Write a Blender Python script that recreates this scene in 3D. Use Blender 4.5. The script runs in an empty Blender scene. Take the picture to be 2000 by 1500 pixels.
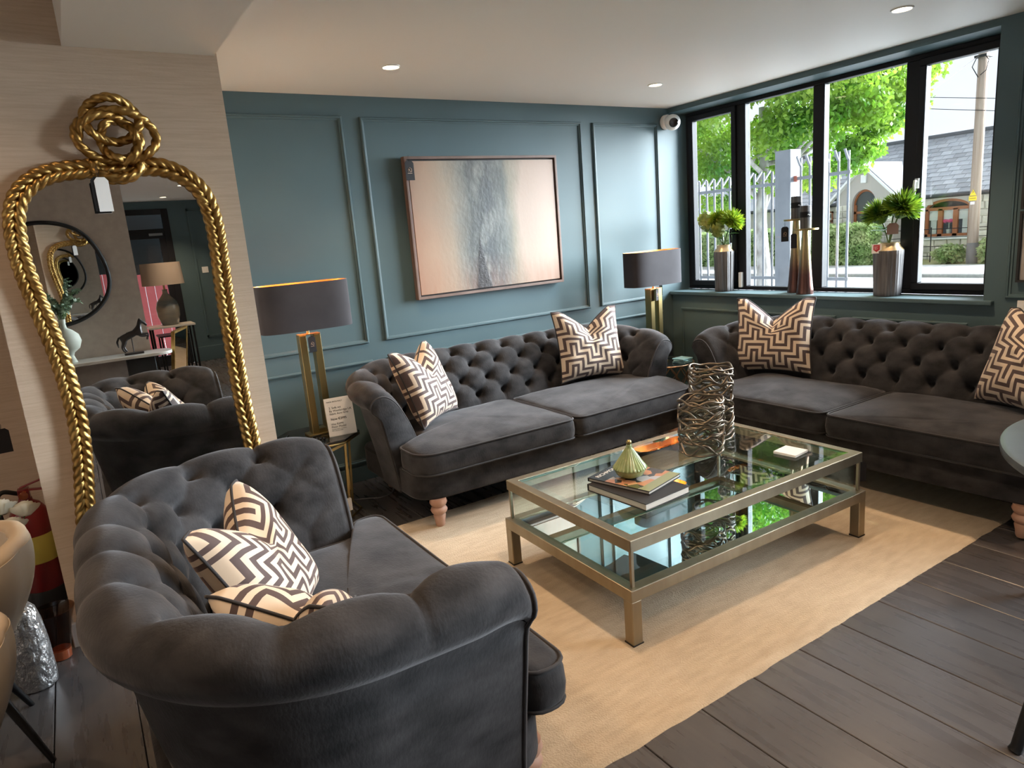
import bpy, bmesh, math, random
from mathutils import Vector, Matrix, Euler
from mathutils import noise as mnoise

random.seed(7)
sc = bpy.context.scene
COL = sc.collection
R = math.radians
PI = math.pi

# ---------------------------------------------------------------- camera
cam_data = bpy.data.cameras.new('camera')
cam = bpy.data.objects.new('camera', cam_data)
COL.objects.link(cam)
sc.camera = cam
CAM = Vector((-4.3323, -4.2197, 1.5))
yaw, pitch, roll = R(32.0187), R(12.145), R(-4.6536)
fw = Vector((math.sin(yaw) * math.cos(pitch), math.cos(yaw) * math.cos(pitch), -math.sin(pitch)))
rt = Vector((math.cos(yaw), -math.sin(yaw), 0))
up = rt.cross(fw)
cr = math.cos(roll) * rt + math.sin(roll) * up
cu = -math.sin(roll) * rt + math.cos(roll) * up
mw = Matrix((cr, cu, -fw)).transposed().to_4x4()
mw.translation = CAM
cam.matrix_world = mw
cam_data.sensor_fit = 'HORIZONTAL'
cam_data.sensor_width = 36.0
cam_data.lens = 36.0 * 1336.35 / 2000.0
cam_data.clip_start = 0.02
cam_data.clip_end = 400

# ---------------------------------------------------------------- world, daylight, exposure
world = bpy.data.worlds.new('overcast_sky')
sc.world = world
world.use_nodes = True
wn = world.node_tree
wn.nodes.clear()
w_out = wn.nodes.new('ShaderNodeOutputWorld')
w_bg = wn.nodes.new('ShaderNodeBackground')
w_tc = wn.nodes.new('ShaderNodeTexCoord')
w_nz = wn.nodes.new('ShaderNodeTexNoise')
w_nz.inputs['Scale'].default_value = 2.2
w_nz.inputs['Detail'].default_value = 5
w_rp = wn.nodes.new('ShaderNodeValToRGB')
w_rp.color_ramp.elements[0].position = .3
w_rp.color_ramp.elements[0].color = (.72, .82, 1.0, 1)
w_rp.color_ramp.elements[1].position = .72
w_rp.color_ramp.elements[1].color = (.95, .98, 1.0, 1)
wn.links.new(w_tc.outputs['Generated'], w_nz.inputs['Vector'])
wn.links.new(w_nz.outputs['Fac'], w_rp.inputs['Fac'])
wn.links.new(w_rp.outputs['Color'], w_bg.inputs['Color'])
wn.links.new(w_bg.outputs['Background'], w_out.inputs['Surface'])
w_bg.inputs['Strength'].default_value = .52

sun_d = bpy.data.lights.new('hazy_sun', 'SUN')
sun_d.energy = 20.0
sun_d.angle = R(58)
sun_d.color = (.86, .93, 1.0)
sun = bpy.data.objects.new('hazy_sun', sun_d)
COL.objects.link(sun)
# light travels towards the room from beyond the cottage roof
sun_dir = Vector((-1.0, .36, -.33)).normalized()
sun.rotation_euler = sun_dir.to_track_quat('-Z', 'Y').to_euler()
sun.location = (12, -5, 10)

sc.view_settings.view_transform = 'Standard'
sc.view_settings.look = 'None'
sc.view_settings.exposure = 1.3
sc.view_settings.gamma = 1
sc.view_settings.use_curve_mapping = False
sc.cycles.use_denoising = True
sc.cycles.adaptive_threshold = .02
sc.cycles.max_bounces = 8
sc.cycles.diffuse_bounces = 4
sc.cycles.glossy_bounces = 6
sc.cycles.transmission_bounces = 6
sc.cycles.transparent_max_bounces = 24
sc.cycles.caustics_reflective = True
sc.cycles.caustics_refractive = False
sc.cycles.sample_clamp_indirect = 6

DOWN_COL = (1.0, .69, .43)
DOWN_W = 31.0

# ---------------------------------------------------------------- materials
def _nt(name):
    m = bpy.data.materials.new(name)
    m.use_nodes = True
    nt = m.node_tree
    return m, nt, nt.nodes['Principled BSDF']

def M(name, col, rough=.5, metal=0., spec=.5, sheen=0., sheen_col=(1, 1, 1), sheen_rough=.4, coat=0.,
      var=None, bump=None, emit=None, rnd=0., rough_var=0.):
    """var=(colour2, scale, (sx,sy,sz)) ; bump=(scale, strength, (sx,sy,sz), distance)"""
    m, nt, b = _nt(name)
    L = nt.links.new
    b.inputs['Base Color'].default_value = (*col, 1)
    b.inputs['Roughness'].default_value = rough
    b.inputs['Metallic'].default_value = metal
    b.inputs['Specular IOR Level'].default_value = spec
    b.inputs['Sheen Weight'].default_value = sheen
    b.inputs['Sheen Tint'].default_value = (*sheen_col, 1)
    b.inputs['Sheen Roughness'].default_value = sheen_rough
    b.inputs['Coat Weight'].default_value = coat
    tc = nt.nodes.new('ShaderNodeTexCoord')
    def nz(scale, st, detail=4):
        mp = nt.nodes.new('ShaderNodeMapping')
        mp.inputs['Scale'].default_value = st
        L(tc.outputs['Object'], mp.inputs['Vector'])
        n = nt.nodes.new('ShaderNodeTexNoise')
        n.inputs['Scale'].default_value = scale
        n.inputs['Detail'].default_value = detail
        L(mp.outputs['Vector'], n.inputs['Vector'])
        return n, mp
    out = None
    if var:
        n, mp = nz(var[1], var[2])
        rp = nt.nodes.new('ShaderNodeValToRGB')
        rp.color_ramp.elements[0].position = .32
        rp.color_ramp.elements[1].position = .68
        rp.color_ramp.elements[0].color = (*col, 1)
        rp.color_ramp.elements[1].color = (*var[0], 1)
        L(n.outputs['Fac'], rp.inputs['Fac'])
        out = rp.outputs['Color']
        if rnd:
            oi = nt.nodes.new('ShaderNodeObjectInfo')
            vm = nt.nodes.new('ShaderNodeVectorMath')
            vm.operation = 'SCALE'
            L(oi.outputs['Random'], vm.inputs['Scale'])
            vm.inputs[0].default_value = (31, 17, 9)
            L(vm.outputs['Vector'], mp.inputs['Location'])
        if rough_var:
            mr = nt.nodes.new('ShaderNodeMapRange')
            mr.inputs['To Min'].default_value = rough - rough_var
            mr.inputs['To Max'].default_value = rough + rough_var
            L(n.outputs['Fac'], mr.inputs['Value'])
            L(mr.outputs['Result'], b.inputs['Roughness'])
    if rnd:
        oi = nt.nodes.new('ShaderNodeObjectInfo')
        hs = nt.nodes.new('ShaderNodeHueSaturation')
        mr = nt.nodes.new('ShaderNodeMapRange')
        mr.inputs['To Min'].default_value = 1 - rnd
        mr.inputs['To Max'].default_value = 1 + rnd
        L(oi.outputs['Random'], mr.inputs['Value'])
        L(mr.outputs['Result'], hs.inputs['Value'])
        if out:
            L(out, hs.inputs['Color'])
        else:
            hs.inputs['Color'].default_value = (*col, 1)
        out = hs.outputs['Color']
    if out:
        L(out, b.inputs['Base Color'])
    if bump:
        n, mp = nz(bump[0], bump[2], 3)
        bp = nt.nodes.new('ShaderNodeBump')
        bp.inputs['Strength'].default_value = bump[1]
        bp.inputs['Distance'].default_value = bump[3] if len(bump) > 3 else .004
        L(n.outputs['Fac'], bp.inputs['Height'])
        L(bp.outputs['Normal'], b.inputs['Normal'])
    if emit:
        b.inputs['Emission Color'].default_value = (*emit[0], 1)
        b.inputs['Emission Strength'].default_value = emit[1]
    return m

def glass_mat(name, tint=(1, 1, 1), ior=1.5, rough=0.0):
    m = bpy.data.materials.new(name)
    m.use_nodes = True
    nt = m.node_tree
    nt.nodes.clear()
    L = nt.links.new
    o = nt.nodes.new('ShaderNodeOutputMaterial')
    mx = nt.nodes.new('ShaderNodeMixShader')
    t = nt.nodes.new('ShaderNodeBsdfTransparent')
    g = nt.nodes.new('ShaderNodeBsdfGlossy')
    fr = nt.nodes.new('ShaderNodeFresnel')
    ge = nt.nodes.new('ShaderNodeNewGeometry')
    inv = nt.nodes.new('ShaderNodeMath')
    inv.operation = 'SUBTRACT'
    inv.inputs[0].default_value = 1
    mul = nt.nodes.new('ShaderNodeMath')
    mul.operation = 'MULTIPLY'
    t.inputs['Color'].default_value = (*tint, 1)
    g.inputs['Roughness'].default_value = rough
    fr.inputs['IOR'].default_value = ior
    L(ge.outputs['Backfacing'], inv.inputs[1])
    L(fr.outputs['Fac'], mul.inputs[0])
    L(inv.outputs[0], mul.inputs[1])
    L(mul.outputs[0], mx.inputs['Fac'])
    L(t.outputs[0], mx.inputs[1])
    L(g.outputs[0], mx.inputs[2])
    L(mx.outputs[0], o.inputs['Surface'])
    return m

def leaf_mat(name, c1, c2, scale=1.5, transl=.35, rough=.5):
    m, nt, b = _nt(name)
    L = nt.links.new
    tc = nt.nodes.new('ShaderNodeTexCoord')
    n = nt.nodes.new('ShaderNodeTexNoise')
    n.inputs['Scale'].default_value = scale
    n.inputs['Detail'].default_value = 6
    L(tc.outputs['Object'], n.inputs['Vector'])
    rp = nt.nodes.new('ShaderNodeValToRGB')
    rp.color_ramp.elements[0].position = .35
    rp.color_ramp.elements[1].position = .65
    rp.color_ramp.elements[0].color = (*c1, 1)
    rp.color_ramp.elements[1].color = (*c2, 1)
    L(n.outputs['Fac'], rp.inputs['Fac'])
    L(rp.outputs['Color'], b.inputs['Base Color'])
    b.inputs['Roughness'].default_value = rough
    tr = nt.nodes.new('ShaderNodeBsdfTranslucent')
    L(rp.outputs['Color'], tr.inputs['Color'])
    mx = nt.nodes.new('ShaderNodeMixShader')
    mx.inputs['Fac'].default_value = transl
    o = nt.nodes['Material Output']
    L(b.outputs[0], mx.inputs[1])
    L(tr.outputs[0], mx.inputs[2])
    L(mx.outputs[0], o.inputs['Surface'])
    return m

TEAL = M('teal_satin_paint', (.068, .113, .128), .5, spec=.38, bump=(160, .05, (1, 1, 1), .001), var=((.076, .126, .143), 1.2, (1, 1, 1)))
WALLPAPER = M('linen_wallpaper', (.53, .41, .305), .85, var=((.60, .475, .365), 60, (.12, .12, 2.2)), bump=(220, .35, (.3, .3, 1.6), .002))
TAUPE = M('taupe_wallpaper', (.45, .37, .31), .85, var=((.52, .43, .365), 14, (1, 1, 1)), bump=(90, .3, (1, 1, .4), .002))
CEIL = M('ceiling_paint', (.80, .775, .73), .55)
SKIRT = M('grey_skirting_paint', (.42, .41, .40), .5)
PLANK = M('dark_laminate', (.066, .060, .061), .28, spec=.6, var=((.088, .081, .081), 4.0, (9, .8, 1)), bump=(14, .05, (14, .9, 1), .001), rnd=.16, rough_var=.05)
GAP = M('floor_underlay', (.012, .011, .011), .9)
RUG = M('sand_wool_rug', (.44, .35, .245), .95, sheen=.15, var=((.53, .435, .315), 9, (1, 3.5, 1)), bump=(160, .7, (1, 1, 1), .006))
VELVET = M('charcoal_velvet', (.015, .0145, .016), .85, spec=.2, sheen=.34, sheen_col=(.50, .49, .515), sheen_rough=.40,
           var=((.046, .0445, .047), 9, (1, 1, 1.6)), bump=(120, .35, (1, 1, .5), .003))
PIPING = M('dark_velvet_piping', (.024, .022, .024), .8, sheen=.3, sheen_col=(.5, .48, .5))
LEGWOOD = M('pale_turned_wood', (.42, .235, .165), .5, var=((.50, .30, .22), 12, (1, 1, .3)))
CREAMV = M('cream_cut_velvet', (.62, .49, .36), .7, sheen=.3, var=((.72, .60, .47), 7, (1, 1, 1)))
BROWNV = M('brown_cut_velvet', (.062, .038, .036), .75, sheen=.45, sheen_col=(.6, .45, .42), var=((.095, .065, .062), 9, (1, 1, 1)))
BRASS = M('aged_brass', (.40, .31, .14), .34, 1.0, var=((.33, .25, .11), 7, (1, 1, .3)))
BRASSLIT = M('lit_brass', (.80, .58, .26), .25, 1.0)  # brighter copy of the brass, lamplight put into its colour
GOLD = M('antique_gold_leaf', (.54, .35, .12), .36, 1.0, var=((.30, .16, .045), 14, (1, 1, 1)), bump=(60, .25, (1, 1, 1), .002))
TABLEM = M('brushed_bronze_metal', (.30, .255, .185), .42, 1.0, var=((.36, .31, .225), 18, (1, 1, .2)))
WIRE = M('dark_bronze_wire', (.15, .12, .09), .36, 1.0, var=((.26, .21, .16), 9, (1, 1, 1)))
COPPER = M('copper_metal', (.55, .33, .20), .32, 1.0)
MIRROR = M('silvered_mirror', (.86, .88, .88), .0, 1.0)
GLASS = glass_mat('window_glass', (.97, .985, .98), 1.5)
TGLASS = glass_mat('table_glass', (.88, .96, .95), 1.55)
CLEAR = glass_mat('clear_glass', (.95, .97, .97), 1.5)
BGLASS = M('black_glass', (.012, .014, .016), .04, spec=.6)
EDGEGLASS = M('bevelled_glass_edge', (.10, .42, .38), .08, spec=.8)
BLACKFR = M('black_window_frame', (.014, .015, .019), .5, spec=.22)
BLACK = M('black_matte', (.012, .012, .013), .6)
BLACKM = M('black_metal', (.015, .015, .016), .4, .6)
WHITE = M('white_card', (.80, .79, .77), .6)
PAPER = M('paper_pages', (.70, .66, .60), .8, var=((.60, .56, .50), 90, (.1, .1, 3)))
CARDINK = M('black_ink', (.02, .02, .022), .7)
TAGB = M('black_tag_card', (.014, .013, .015), .6, spec=.25)
GOLDINK = M('rose_gold_ink', (.62, .42, .30), .4, .7)
PLASTICW = M('white_plastic', (.78, .78, .76), .35)
LENSD = M('dark_lens', (.008, .008, .01), .1)
WALNUT = M('walnut_frame_wood', (.115, .068, .052), .5, var=((.19, .125, .10), 22, (.2, 1, .2)))
FRAMEIN = M('black_frame_rebate', (.01, .009, .009), .7)
SHADEV = M('black_velvet_shade', (.022, .020, .025), .85, sheen=.09, sheen_col=(.5, .48, .55), var=((.034, .031, .037), 6, (1, 1, 1)))
SHADEIN = M('gold_foil_lining', (.75, .40, .12), .35, .8)
BULB = M('bulb_glow', (1, .7, .4), .4, emit=((1, .62, .28), 6))
LENSE = M('downlight_lens', (1, .9, .75), .4, emit=((1, .80, .52), 5))
VASEB = M('ribbed_charcoal_ceramic', (.055, .052, .055), .55, var=((.16, .155, .16), 26, (3, 3, .12)), bump=(40, .5, (2.5, 2.5, .1), .006))
VASEG = M('gilt_vase_rim', (.60, .46, .27), .4, .6)
STEM = M('green_stem', (.10, .16, .04), .6)
SPIKE = leaf_mat('protea_spikes', (.10, .24, .015), (.42, .50, .03), 22, .3)
SPIKE2 = leaf_mat('protea_spikes_dark', (.035, .13, .015), (.30, .42, .03), 18, .25)
ARTI = leaf_mat('protea_bud', (.12, .17, .02), (.34, .38, .08), 14, .2)
LEAF = leaf_mat('waxy_leaf', (.03, .11, .02), (.10, .24, .05), 9, .25, .35)
OLIVEG = glass_mat('olive_glass', (.62, .74, .42), 1.6, .02)
OLIVEB = M('olive_glass_body', (.20, .27, .10), .12, spec=.8, var=((.34, .40, .18), 30, (1, 1, 1)))
CREAMCH = M('cream_leather', (.56, .47, .36), .45, var=((.62, .53, .43), 5, (1, 1, 1)))
TANIN = M('tan_chair_lining', (.56, .43, .29), .5)
RED = M('extinguisher_red', (.20, .012, .014), .3, coat=.4)
YELLOW = M('yellow_label', (.55, .46, .09), .6)
ORANGE = M('orange_glass', (.26, .07, .03), .2)
WRAP = M('plastic_wrapped_silver', (.42, .42, .43), .22, .75, bump=(38, .9, (1, 1, .6), .02))
ROSE = M('cream_rose_petals', (.78, .74, .60), .6, sheen=.2)
SHADET = M('taupe_linen_shade', (.40, .33, .27), .85)
CERAM = M('reactive_glaze', (.075, .105, .12), .12, var=((.33, .27, .19), 5, (.3, .3, 1)), coat=.5)
MARBLE = M('white_marble_top', (.62, .60, .56), .25, var=((.50, .48, .45), 4, (1, 1, 1)))
SAGE = M('sage_ceramic', (.47, .49, .42), .7)
BRONZE = M('dark_bronze', (.035, .030, .030), .4, .3)
REDCOAT = M('red_timber_boarding', (.38, .06, .06), .6)
ROUNDT = M('blue_grey_table_top', (.070, .085, .098), .32, var=((.085, .10, .115), 20, (1, 1, 1)))
# outside
TARMAC = M('pale_road_asphalt', (.42, .42, .43), .9, var=((.50, .50, .50), 6, (1, 1, 1)))
PAVE = M('concrete_pavement', (.55, .54, .52), .9, var=((.48, .47, .46), 3, (1, 1, 1)))
KERB = M('granite_kerb', (.34, .33, .33), .85, var=((.42, .41, .40), 12, (1, 1, 1)))
STEEL = M('galvanised_steel', (.20, .215, .24), .5, .3, var=((.25, .27, .295), 4, (1, 1, 1)))
BARK = M('pale_mottled_bark', (.24, .22, .20), .9, var=((.55, .53, .52), 7, (1, 1, .5)), bump=(9, .6, (1, 1, .4), .03))
POLEW = M('weathered_pole_timber', (.27, .19, .145), .9, var=((.40, .32, .27), 5, (3, 3, .12)), bump=(14, .6, (3, 3, .1), .02))
POLEB = M('dark_pole_foot', (.13, .125, .13), .9)
STONE = M('limestone_block', (.60, .56, .48), .9, var=((.74, .70, .62), 3.5, (1, 1, 1)), bump=(7, .5, (1, 1, 1), .03), rnd=.16)
MORTAR = M('lime_mortar', (.62, .59, .54), .95)
RENDER_ = M('grey_render', (.50, .46, .43), .9)
SLATE = M('roof_slate', (.25, .265, .29), .7, var=((.34, .35, .375), 2.5, (1, 1, 1)), rnd=.22)
SLATED = M('slate_underlay', (.10, .105, .115), .9)
GUTTER = M('dark_gutter', (.03, .032, .036), .5)
BARGE = M('white_bargeboard', (.80, .80, .80), .5)
BROWNW = M('brown_window_timber', (.34, .11, .035), .45)
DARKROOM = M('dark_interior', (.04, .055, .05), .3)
BLIND = M('white_roller_blind', (.72, .72, .70), .8)
HEDGE = leaf_mat('clipped_hedge_leaf', (.30, .44, .15), (.60, .68, .36), 3, .3)
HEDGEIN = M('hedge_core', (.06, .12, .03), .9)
TREEL = leaf_mat('bright_beech_leaf', (.075, .24, .015), (.30, .45, .05), .9, .45)
GRASS = M('rough_grass', (.30, .32, .13), .95, var=((.45, .42, .20), 3, (1, 1, 1)))
PINK = M('pink_blooms', (.72, .10, .22), .6)
YSIGN = M('yellow_warning_plate', (.85, .60, .03), .5)

# ---------------------------------------------------------------- mesh tools
class MB:
    def __init__(s):
        s.v, s.f, s.mi = [], [], None
    def add(s, vs, fs):
        o = len(s.v)
        s.v.extend([tuple(p) for p in vs])
        s.f.extend([tuple(i + o for i in f) for f in fs])
        return s
    def box(s, x0, x1, y0, y1, z0, z1, mtx=None):
        vs = [Vector((x, y, z)) for x in (x0, x1) for y in (y0, y1) for z in (z0, z1)]
        if mtx is not None:
            vs = [mtx @ p for p in vs]
        return s.add(vs, [(0, 1, 3, 2), (4, 6, 7, 5), (0, 4, 5, 1), (2, 3, 7, 6), (0, 2, 6, 4), (1, 5, 7, 3)])
    def beam(s, a, b, w, h, upv=(0, 0, 1)):
        a, b = Vector(a), Vector(b)
        t = (b - a).normalized()
        u = Vector(upv)
        if abs(t.dot(u)) > .98:
            u = Vector((1, 0, 0))
        n = t.cross(u).normalized()
        u = n.cross(t)
        vs = [p + n * (w / 2 * i) + u * (h / 2 * j) for p in (a, b) for i, j in ((-1, -1), (1, -1), (1, 1), (-1, 1))]
        return s.add(vs, [(3, 2, 1, 0), (4, 5, 6, 7), (0, 1, 5, 4), (1, 2, 6, 5), (2, 3, 7, 6), (3, 0, 4, 7)])
    def rows(s, rows, closed=False, cap0=False, cap1=False):
        n = len(rows[0])
        o = len(s.v)
        for r in rows:
            s.v.extend([tuple(p) for p in r])
        m = n if closed else n - 1
        for i in range(len(rows) - 1):
            for j in range(m):
                k = (j + 1) % n
                s.f.append((o + i * n + j, o + i * n + k, o + (i + 1) * n + k, o + (i + 1) * n + j))
        if cap0:
            s.f.append(tuple(o + j for j in range(n))[::-1])
        if cap1:
            s.f.append(tuple(o + (len(rows) - 1) * n + j for j in range(n)))
        return s
    def lathe(s, prof, c=(0, 0, 0), n=24, cap=True, rib=None, mtx=None):
        rows = []
        for r, z in prof:
            row = []
            for k in range(n):
                a = 2 * PI * k / n
                rr = r * (rib(a, z) if rib else 1)
                p = Vector((c[0] + rr * math.cos(a), c[1] + rr * math.sin(a), c[2] + z))
                row.append(mtx @ p if mtx is not None else p)
            rows.append(row)
        return s.rows(rows, True, cap, cap)
    def tube(s, path, r, n=8, closed=False, rfn=None, up=(0, 0, 1), section=None, cap=True):
        P = [Vector(p) for p in path]
        m = len(P)
        u = None
        rows = []
        for i in range(m):
            if closed:
                t = P[(i + 1) % m] - P[(i - 1) % m]
            else:
                t = P[min(i + 1, m - 1)] - P[max(i - 1, 0)]
            if t.length < 1e-9:
                t = Vector((0, 0, 1))
            t.normalize()
            if u is None:
                u = Vector(up)
                if abs(u.dot(t)) > .95:
                    u = Vector((1, 0, 0)) if abs(t.x) < .9 else Vector((0, 1, 0))
            u = (u - t * u.dot(t)).normalized()
            w = t.cross(u)
            rad = rfn(i / max(1, m - 1)) if rfn else r
            row = []
            for k in range(n):
                a = 2 * PI * k / n
                q = section(i, a) if section else 1
                row.append(P[i] + u * (math.cos(a) * rad * q) + w * (math.sin(a) * rad * q))
            rows.append(row)
        if closed:
            rows.append(rows[0])
        return s.rows(rows, True, cap and not closed, cap and not closed)
    def prism(s, outline, z0, z1):
        n = len(outline)
        o = len(s.v)
        s.v.extend([(x, y, z0) for x, y in outline])
        s.v.extend([(x, y, z1) for x, y in outline])
        s.f.append(tuple(o + i for i in range(n))[::-1])
        s.f.append(tuple(o + n + i for i in range(n)))
        for i in range(n):
            k = (i + 1) % n
            s.f.append((o + i, o + k, o + n + k, o + n + i))
        return s
    def mesh(s, name, mats, smooth=35, recalc=True, mi=None):
        me = bpy.data.meshes.new(name)
        me.from_pydata(s.v, [], s.f)
        for m in (mats if isinstance(mats, (list, tuple)) else [mats]):
            me.materials.append(m)
        if mi:
            me.polygons.foreach_set('material_index', mi)
        if recalc:
            b = bmesh.new()
            b.from_mesh(me)
            bmesh.ops.recalc_face_normals(b, faces=b.faces)
            b.to_mesh(me)
            b.free()
        if smooth:
            me.polygons.foreach_set('use_smooth', [True] * len(me.polygons))
            if smooth < 180:
                me.set_sharp_from_angle(angle=R(smooth))
        me.update()
        return me
    def build(s, name, mats, parent=None, smooth=35, bevel=0, recalc=True, mi=None, label=None, segs=2):
        o = bpy.data.objects.new(name, s.mesh(name, mats, smooth, recalc, mi))
        COL.objects.link(o)
        if parent is not None:
            o.parent = parent
        if bevel:
            md = o.modifiers.new('bevel', 'BEVEL')
            md.width = bevel
            md.segments = segs
            md.limit_method = 'ANGLE'
            md.angle_limit = R(40)
        if label:
            o['label'] = label
        return o

def tag(o, label, cat, group=None, kind=None):
    o['label'] = label
    o['category'] = cat
    if group:
        o['group'] = group
    if kind:
        o['kind'] = kind
    return o

def thing(name, label, cat, loc=(0, 0, 0), rot=(0, 0, 0), group=None):
    o = bpy.data.objects.new(name, None)
    COL.objects.link(o)
    o.empty_display_size = .05
    o.location = loc
    o.rotation_euler = rot if isinstance(rot, (tuple, list)) else (0, 0, rot)
    return tag(o, label, cat, group)

def struct(name, mb, mat, parent=None, smooth=0, bevel=0, label=None):
    o = mb.build(name, mat, parent, smooth, bevel)
    if parent is None:
        o['kind'] = 'structure'
        if label:
            o['label'] = label
    return o

def inst(src, name, parent, loc=(0, 0, 0), rot=(0, 0, 0), scale=(1, 1, 1)):
    o = bpy.data.objects.new(name, src.data if hasattr(src, 'data') else src)
    COL.objects.link(o)
    o.parent = parent
    o.location, o.rotation_euler, o.scale = loc, rot, scale
    return o

def text(s, size, mat, parent, loc, rot, name='lettering', align='LEFT', ext=.0003):
    cu_ = bpy.data.curves.new(name, 'FONT')
    cu_.body = s
    cu_.size = size
    cu_.extrude = ext
    cu_.align_x = align
    cu_.resolution_u = 3
    tmp = bpy.data.objects.new('tmp_text', cu_)
    COL.objects.link(tmp)
    dg = bpy.context.evaluated_depsgraph_get()
    dg.update()
    me = bpy.data.meshes.new_from_object(tmp.evaluated_get(dg))
    bpy.data.objects.remove(tmp)
    me.materials.clear()
    me.materials.append(mat)
    o = bpy.data.objects.new(name, me)
    COL.objects.link(o)
    o.parent = parent
    o.location, o.rotation_euler = loc, rot
    return o

def smooth01(a, b, x):
    t = min(1, max(0, (x - a) / (b - a)))
    return t * t * (3 - 2 * t)

def catmull(pts, per=8, closed=False):
    P = [Vector(p) for p in pts]
    n = len(P)
    out = []
    rng = range(n if closed else n - 1)
    for i in rng:
        p1, p2 = P[i], P[(i + 1) % n]
        p0 = P[(i - 1) % n] if closed or i > 0 else p1 * 2 - p2
        p3 = P[(i + 2) % n] if closed or i + 2 < n else p2 * 2 - p1
        for k in range(per):
            t = k / per
            out.append(.5 * ((2 * p1) + (p2 - p0) * t + (2 * p0 - 5 * p1 + 4 * p2 - p3) * t * t + (3 * p1 - p0 - 3 * p2 + p3) * t ** 3))
    if not closed:
        out.append(P[-1])
    return out

def resample(P, step, closed=False):
    P = [Vector(p) for p in P]
    if closed:
        P = P + [P[0]]
    d = [0]
    for a, b in zip(P, P[1:]):
        d.append(d[-1] + (b - a).length)
    n = max(2, int(round(d[-1] / step)))
    out, j = [], 0
    for i in range(n if closed else n + 1):
        t = d[-1] * i / n
        while j < len(P) - 2 and d[j + 1] < t:
            j += 1
        k = (t - d[j]) / max(1e-9, d[j + 1] - d[j])
        out.append(P[j].lerp(P[j + 1], k))
    return out

def round_poly(pts, rad, seg=6):
    """pts: list of (x,y,[r]); returns rounded outline"""
    out = []
    n = len(pts)
    for i in range(n):
        p = Vector(pts[i][:2])
        r = pts[i][2] if len(pts[i]) > 2 else rad
        a, b = Vector(pts[i - 1][:2]), Vector(pts[(i + 1) % n][:2])
        da, db = (a - p), (b - p)
        r = min(r, da.length * .49, db.length * .49)
        if r < 1e-4:
            out.append(tuple(p))
            continue
        s0, s1 = p + da.normalized() * r, p + db.normalized() * r
        for k in range(seg + 1):
            t = k / seg
            q = s0 * (1 - t) ** 2 + p * 2 * t * (1 - t) + s1 * t * t
            out.append(tuple(q))
    return out

# ================================================================ ROOM SHELL
H = 2.41
floor = struct('floor', MB().box(-6.5, .0, -9.4, 0, -.08, -.012), GAP)
floor['label'] = 'dark grey brown laminate plank floor'
PW = .2483
x0 = -2.153
col_i = 0
plank_meshes = {}
x = x0 - PW * 18
while x < -.02:
    xa, xb = max(x, -6.5), min(x + PW, 0)
    w = xb - xa
    if w > .03:
        off = [.9, .6, 1.0, .75, .5][col_i % 5] if x > -4.3 else [.0, -.3][col_i % 2]
        y = off if off > 0 else 2.4 + off
        while y > -9.4:
            ya, yb = max(y - 2.4, -9.4), min(y, 0)
            if yb - ya > .05:
                key = (round(w, 3), round(yb - ya, 3))
                if key not in plank_meshes:
                    g = .0016
                    mb = MB()
                    hw, hl = w / 2 - g, (yb - ya) / 2 - g
                    b = .002
                    mb.rows([[(-hw, -hl, -.012), (hw, -hl, -.012), (hw, hl, -.012), (-hw, hl, -.012)],
                             [(-hw, -hl, -b), (hw, -hl, -b), (hw, hl, -b), (-hw, hl, -b)],
                             [(-hw + b, -hl + b, 0), (hw - b, -hl + b, 0), (hw - b, hl - b, 0), (-hw + b, hl - b, 0)]], True, True, True)
                    plank_meshes[key] = mb.mesh('plank', PLANK, 0)
                if not (xb < -3.9 and yb < -5.1):
                    inst(plank_meshes[key], 'plank', floor, ((xa + xb) / 2, (ya + yb) / 2, 0))
            y -= 2.4
    x += PW
    col_i += 1

def moulding(parent, pts, axis, proud, w=.024):
    """rectangle of four mitred sticks on a wall. axis 'y': wall plane y=0 facing -y ; axis 'x': plane x=0 facing -x"""
    (a0, z0), (a1, z1) = pts
    mb = MB()
    def P(a, d, z):
        return (a, -d, z) if axis == 'y' else (-d, a, z)
    prof = [(0, 0), (0, proud * .6), (w * .22, proud), (w * .5, proud), (w * .62, proud * .55), (w, proud * .4), (w, 0)]
    rows = []
    for o, d in prof:
        rows.append([P(a0 + o, d, z0 + o), P(a1 - o, d, z0 + o), P(a1 - o, d, z1 - o), P(a0 + o, d, z1 - o)])
    mb.rows(rows, True)
    return mb.build('moulding', TEAL, parent, 20)

wb = struct('wall_back', MB().box(-4.0, .275, 0, .12, -.01, H + .02), TEAL, label='dark teal panelled wall behind the long sofa')
for p in (((-4.5 + .6, .9), (-2.76, 2.292)), ((-2.646, .9), (-.912, 2.288)), ((-.803, .9), (-.124, 2.286)),
          ((-3.9, .12), (-2.75, .788)), ((-2.64, .12), (-.912, .788)), ((-.803, .12), (-.124, .788))):
    moulding(wb, p, 'y', .017)
MB().box(-4.0, -.002, -.014, 0, 0, .10).build('skirting', TEAL, wb, 0, .004)

wr = MB()
wr.box(0, .30, -2.39, -.0, 0, .905)
wr.box(0, .30, -2.39, -.0, 2.372, H + .02)
wr.box(0, .30, -4.15, -2.39, 0, H + .02).box(0, .30, -9.4, -6.6, 0, H + .02).box(0, .30, -6.6, -4.15, 0, .905).box(0, .30, -6.6, -4.15, 2.372, H + .02)
wall_r = struct('wall_right', wr, TEAL, label='dark teal wall holding the black framed window')
for a, b in ((-.75, -.10), (-1.5, -.86), (-2.32, -1.62)):
    moulding(wall_r, ((a, .12), (b, .80)), 'x', .015)
moulding(wall_r, ((-3.4, .12), (-2.46, .80)), 'x', .015)
moulding(wall_r, ((-3.4, .95), (-2.5, 2.25)), 'x', .015)
sill = MB().box(-.035, .21, -2.445, -.0, .907, .935)
o = struct('trim_1', sill, TEAL, bevel=.006)
o['label'] = 'teal painted window sill board'

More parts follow.
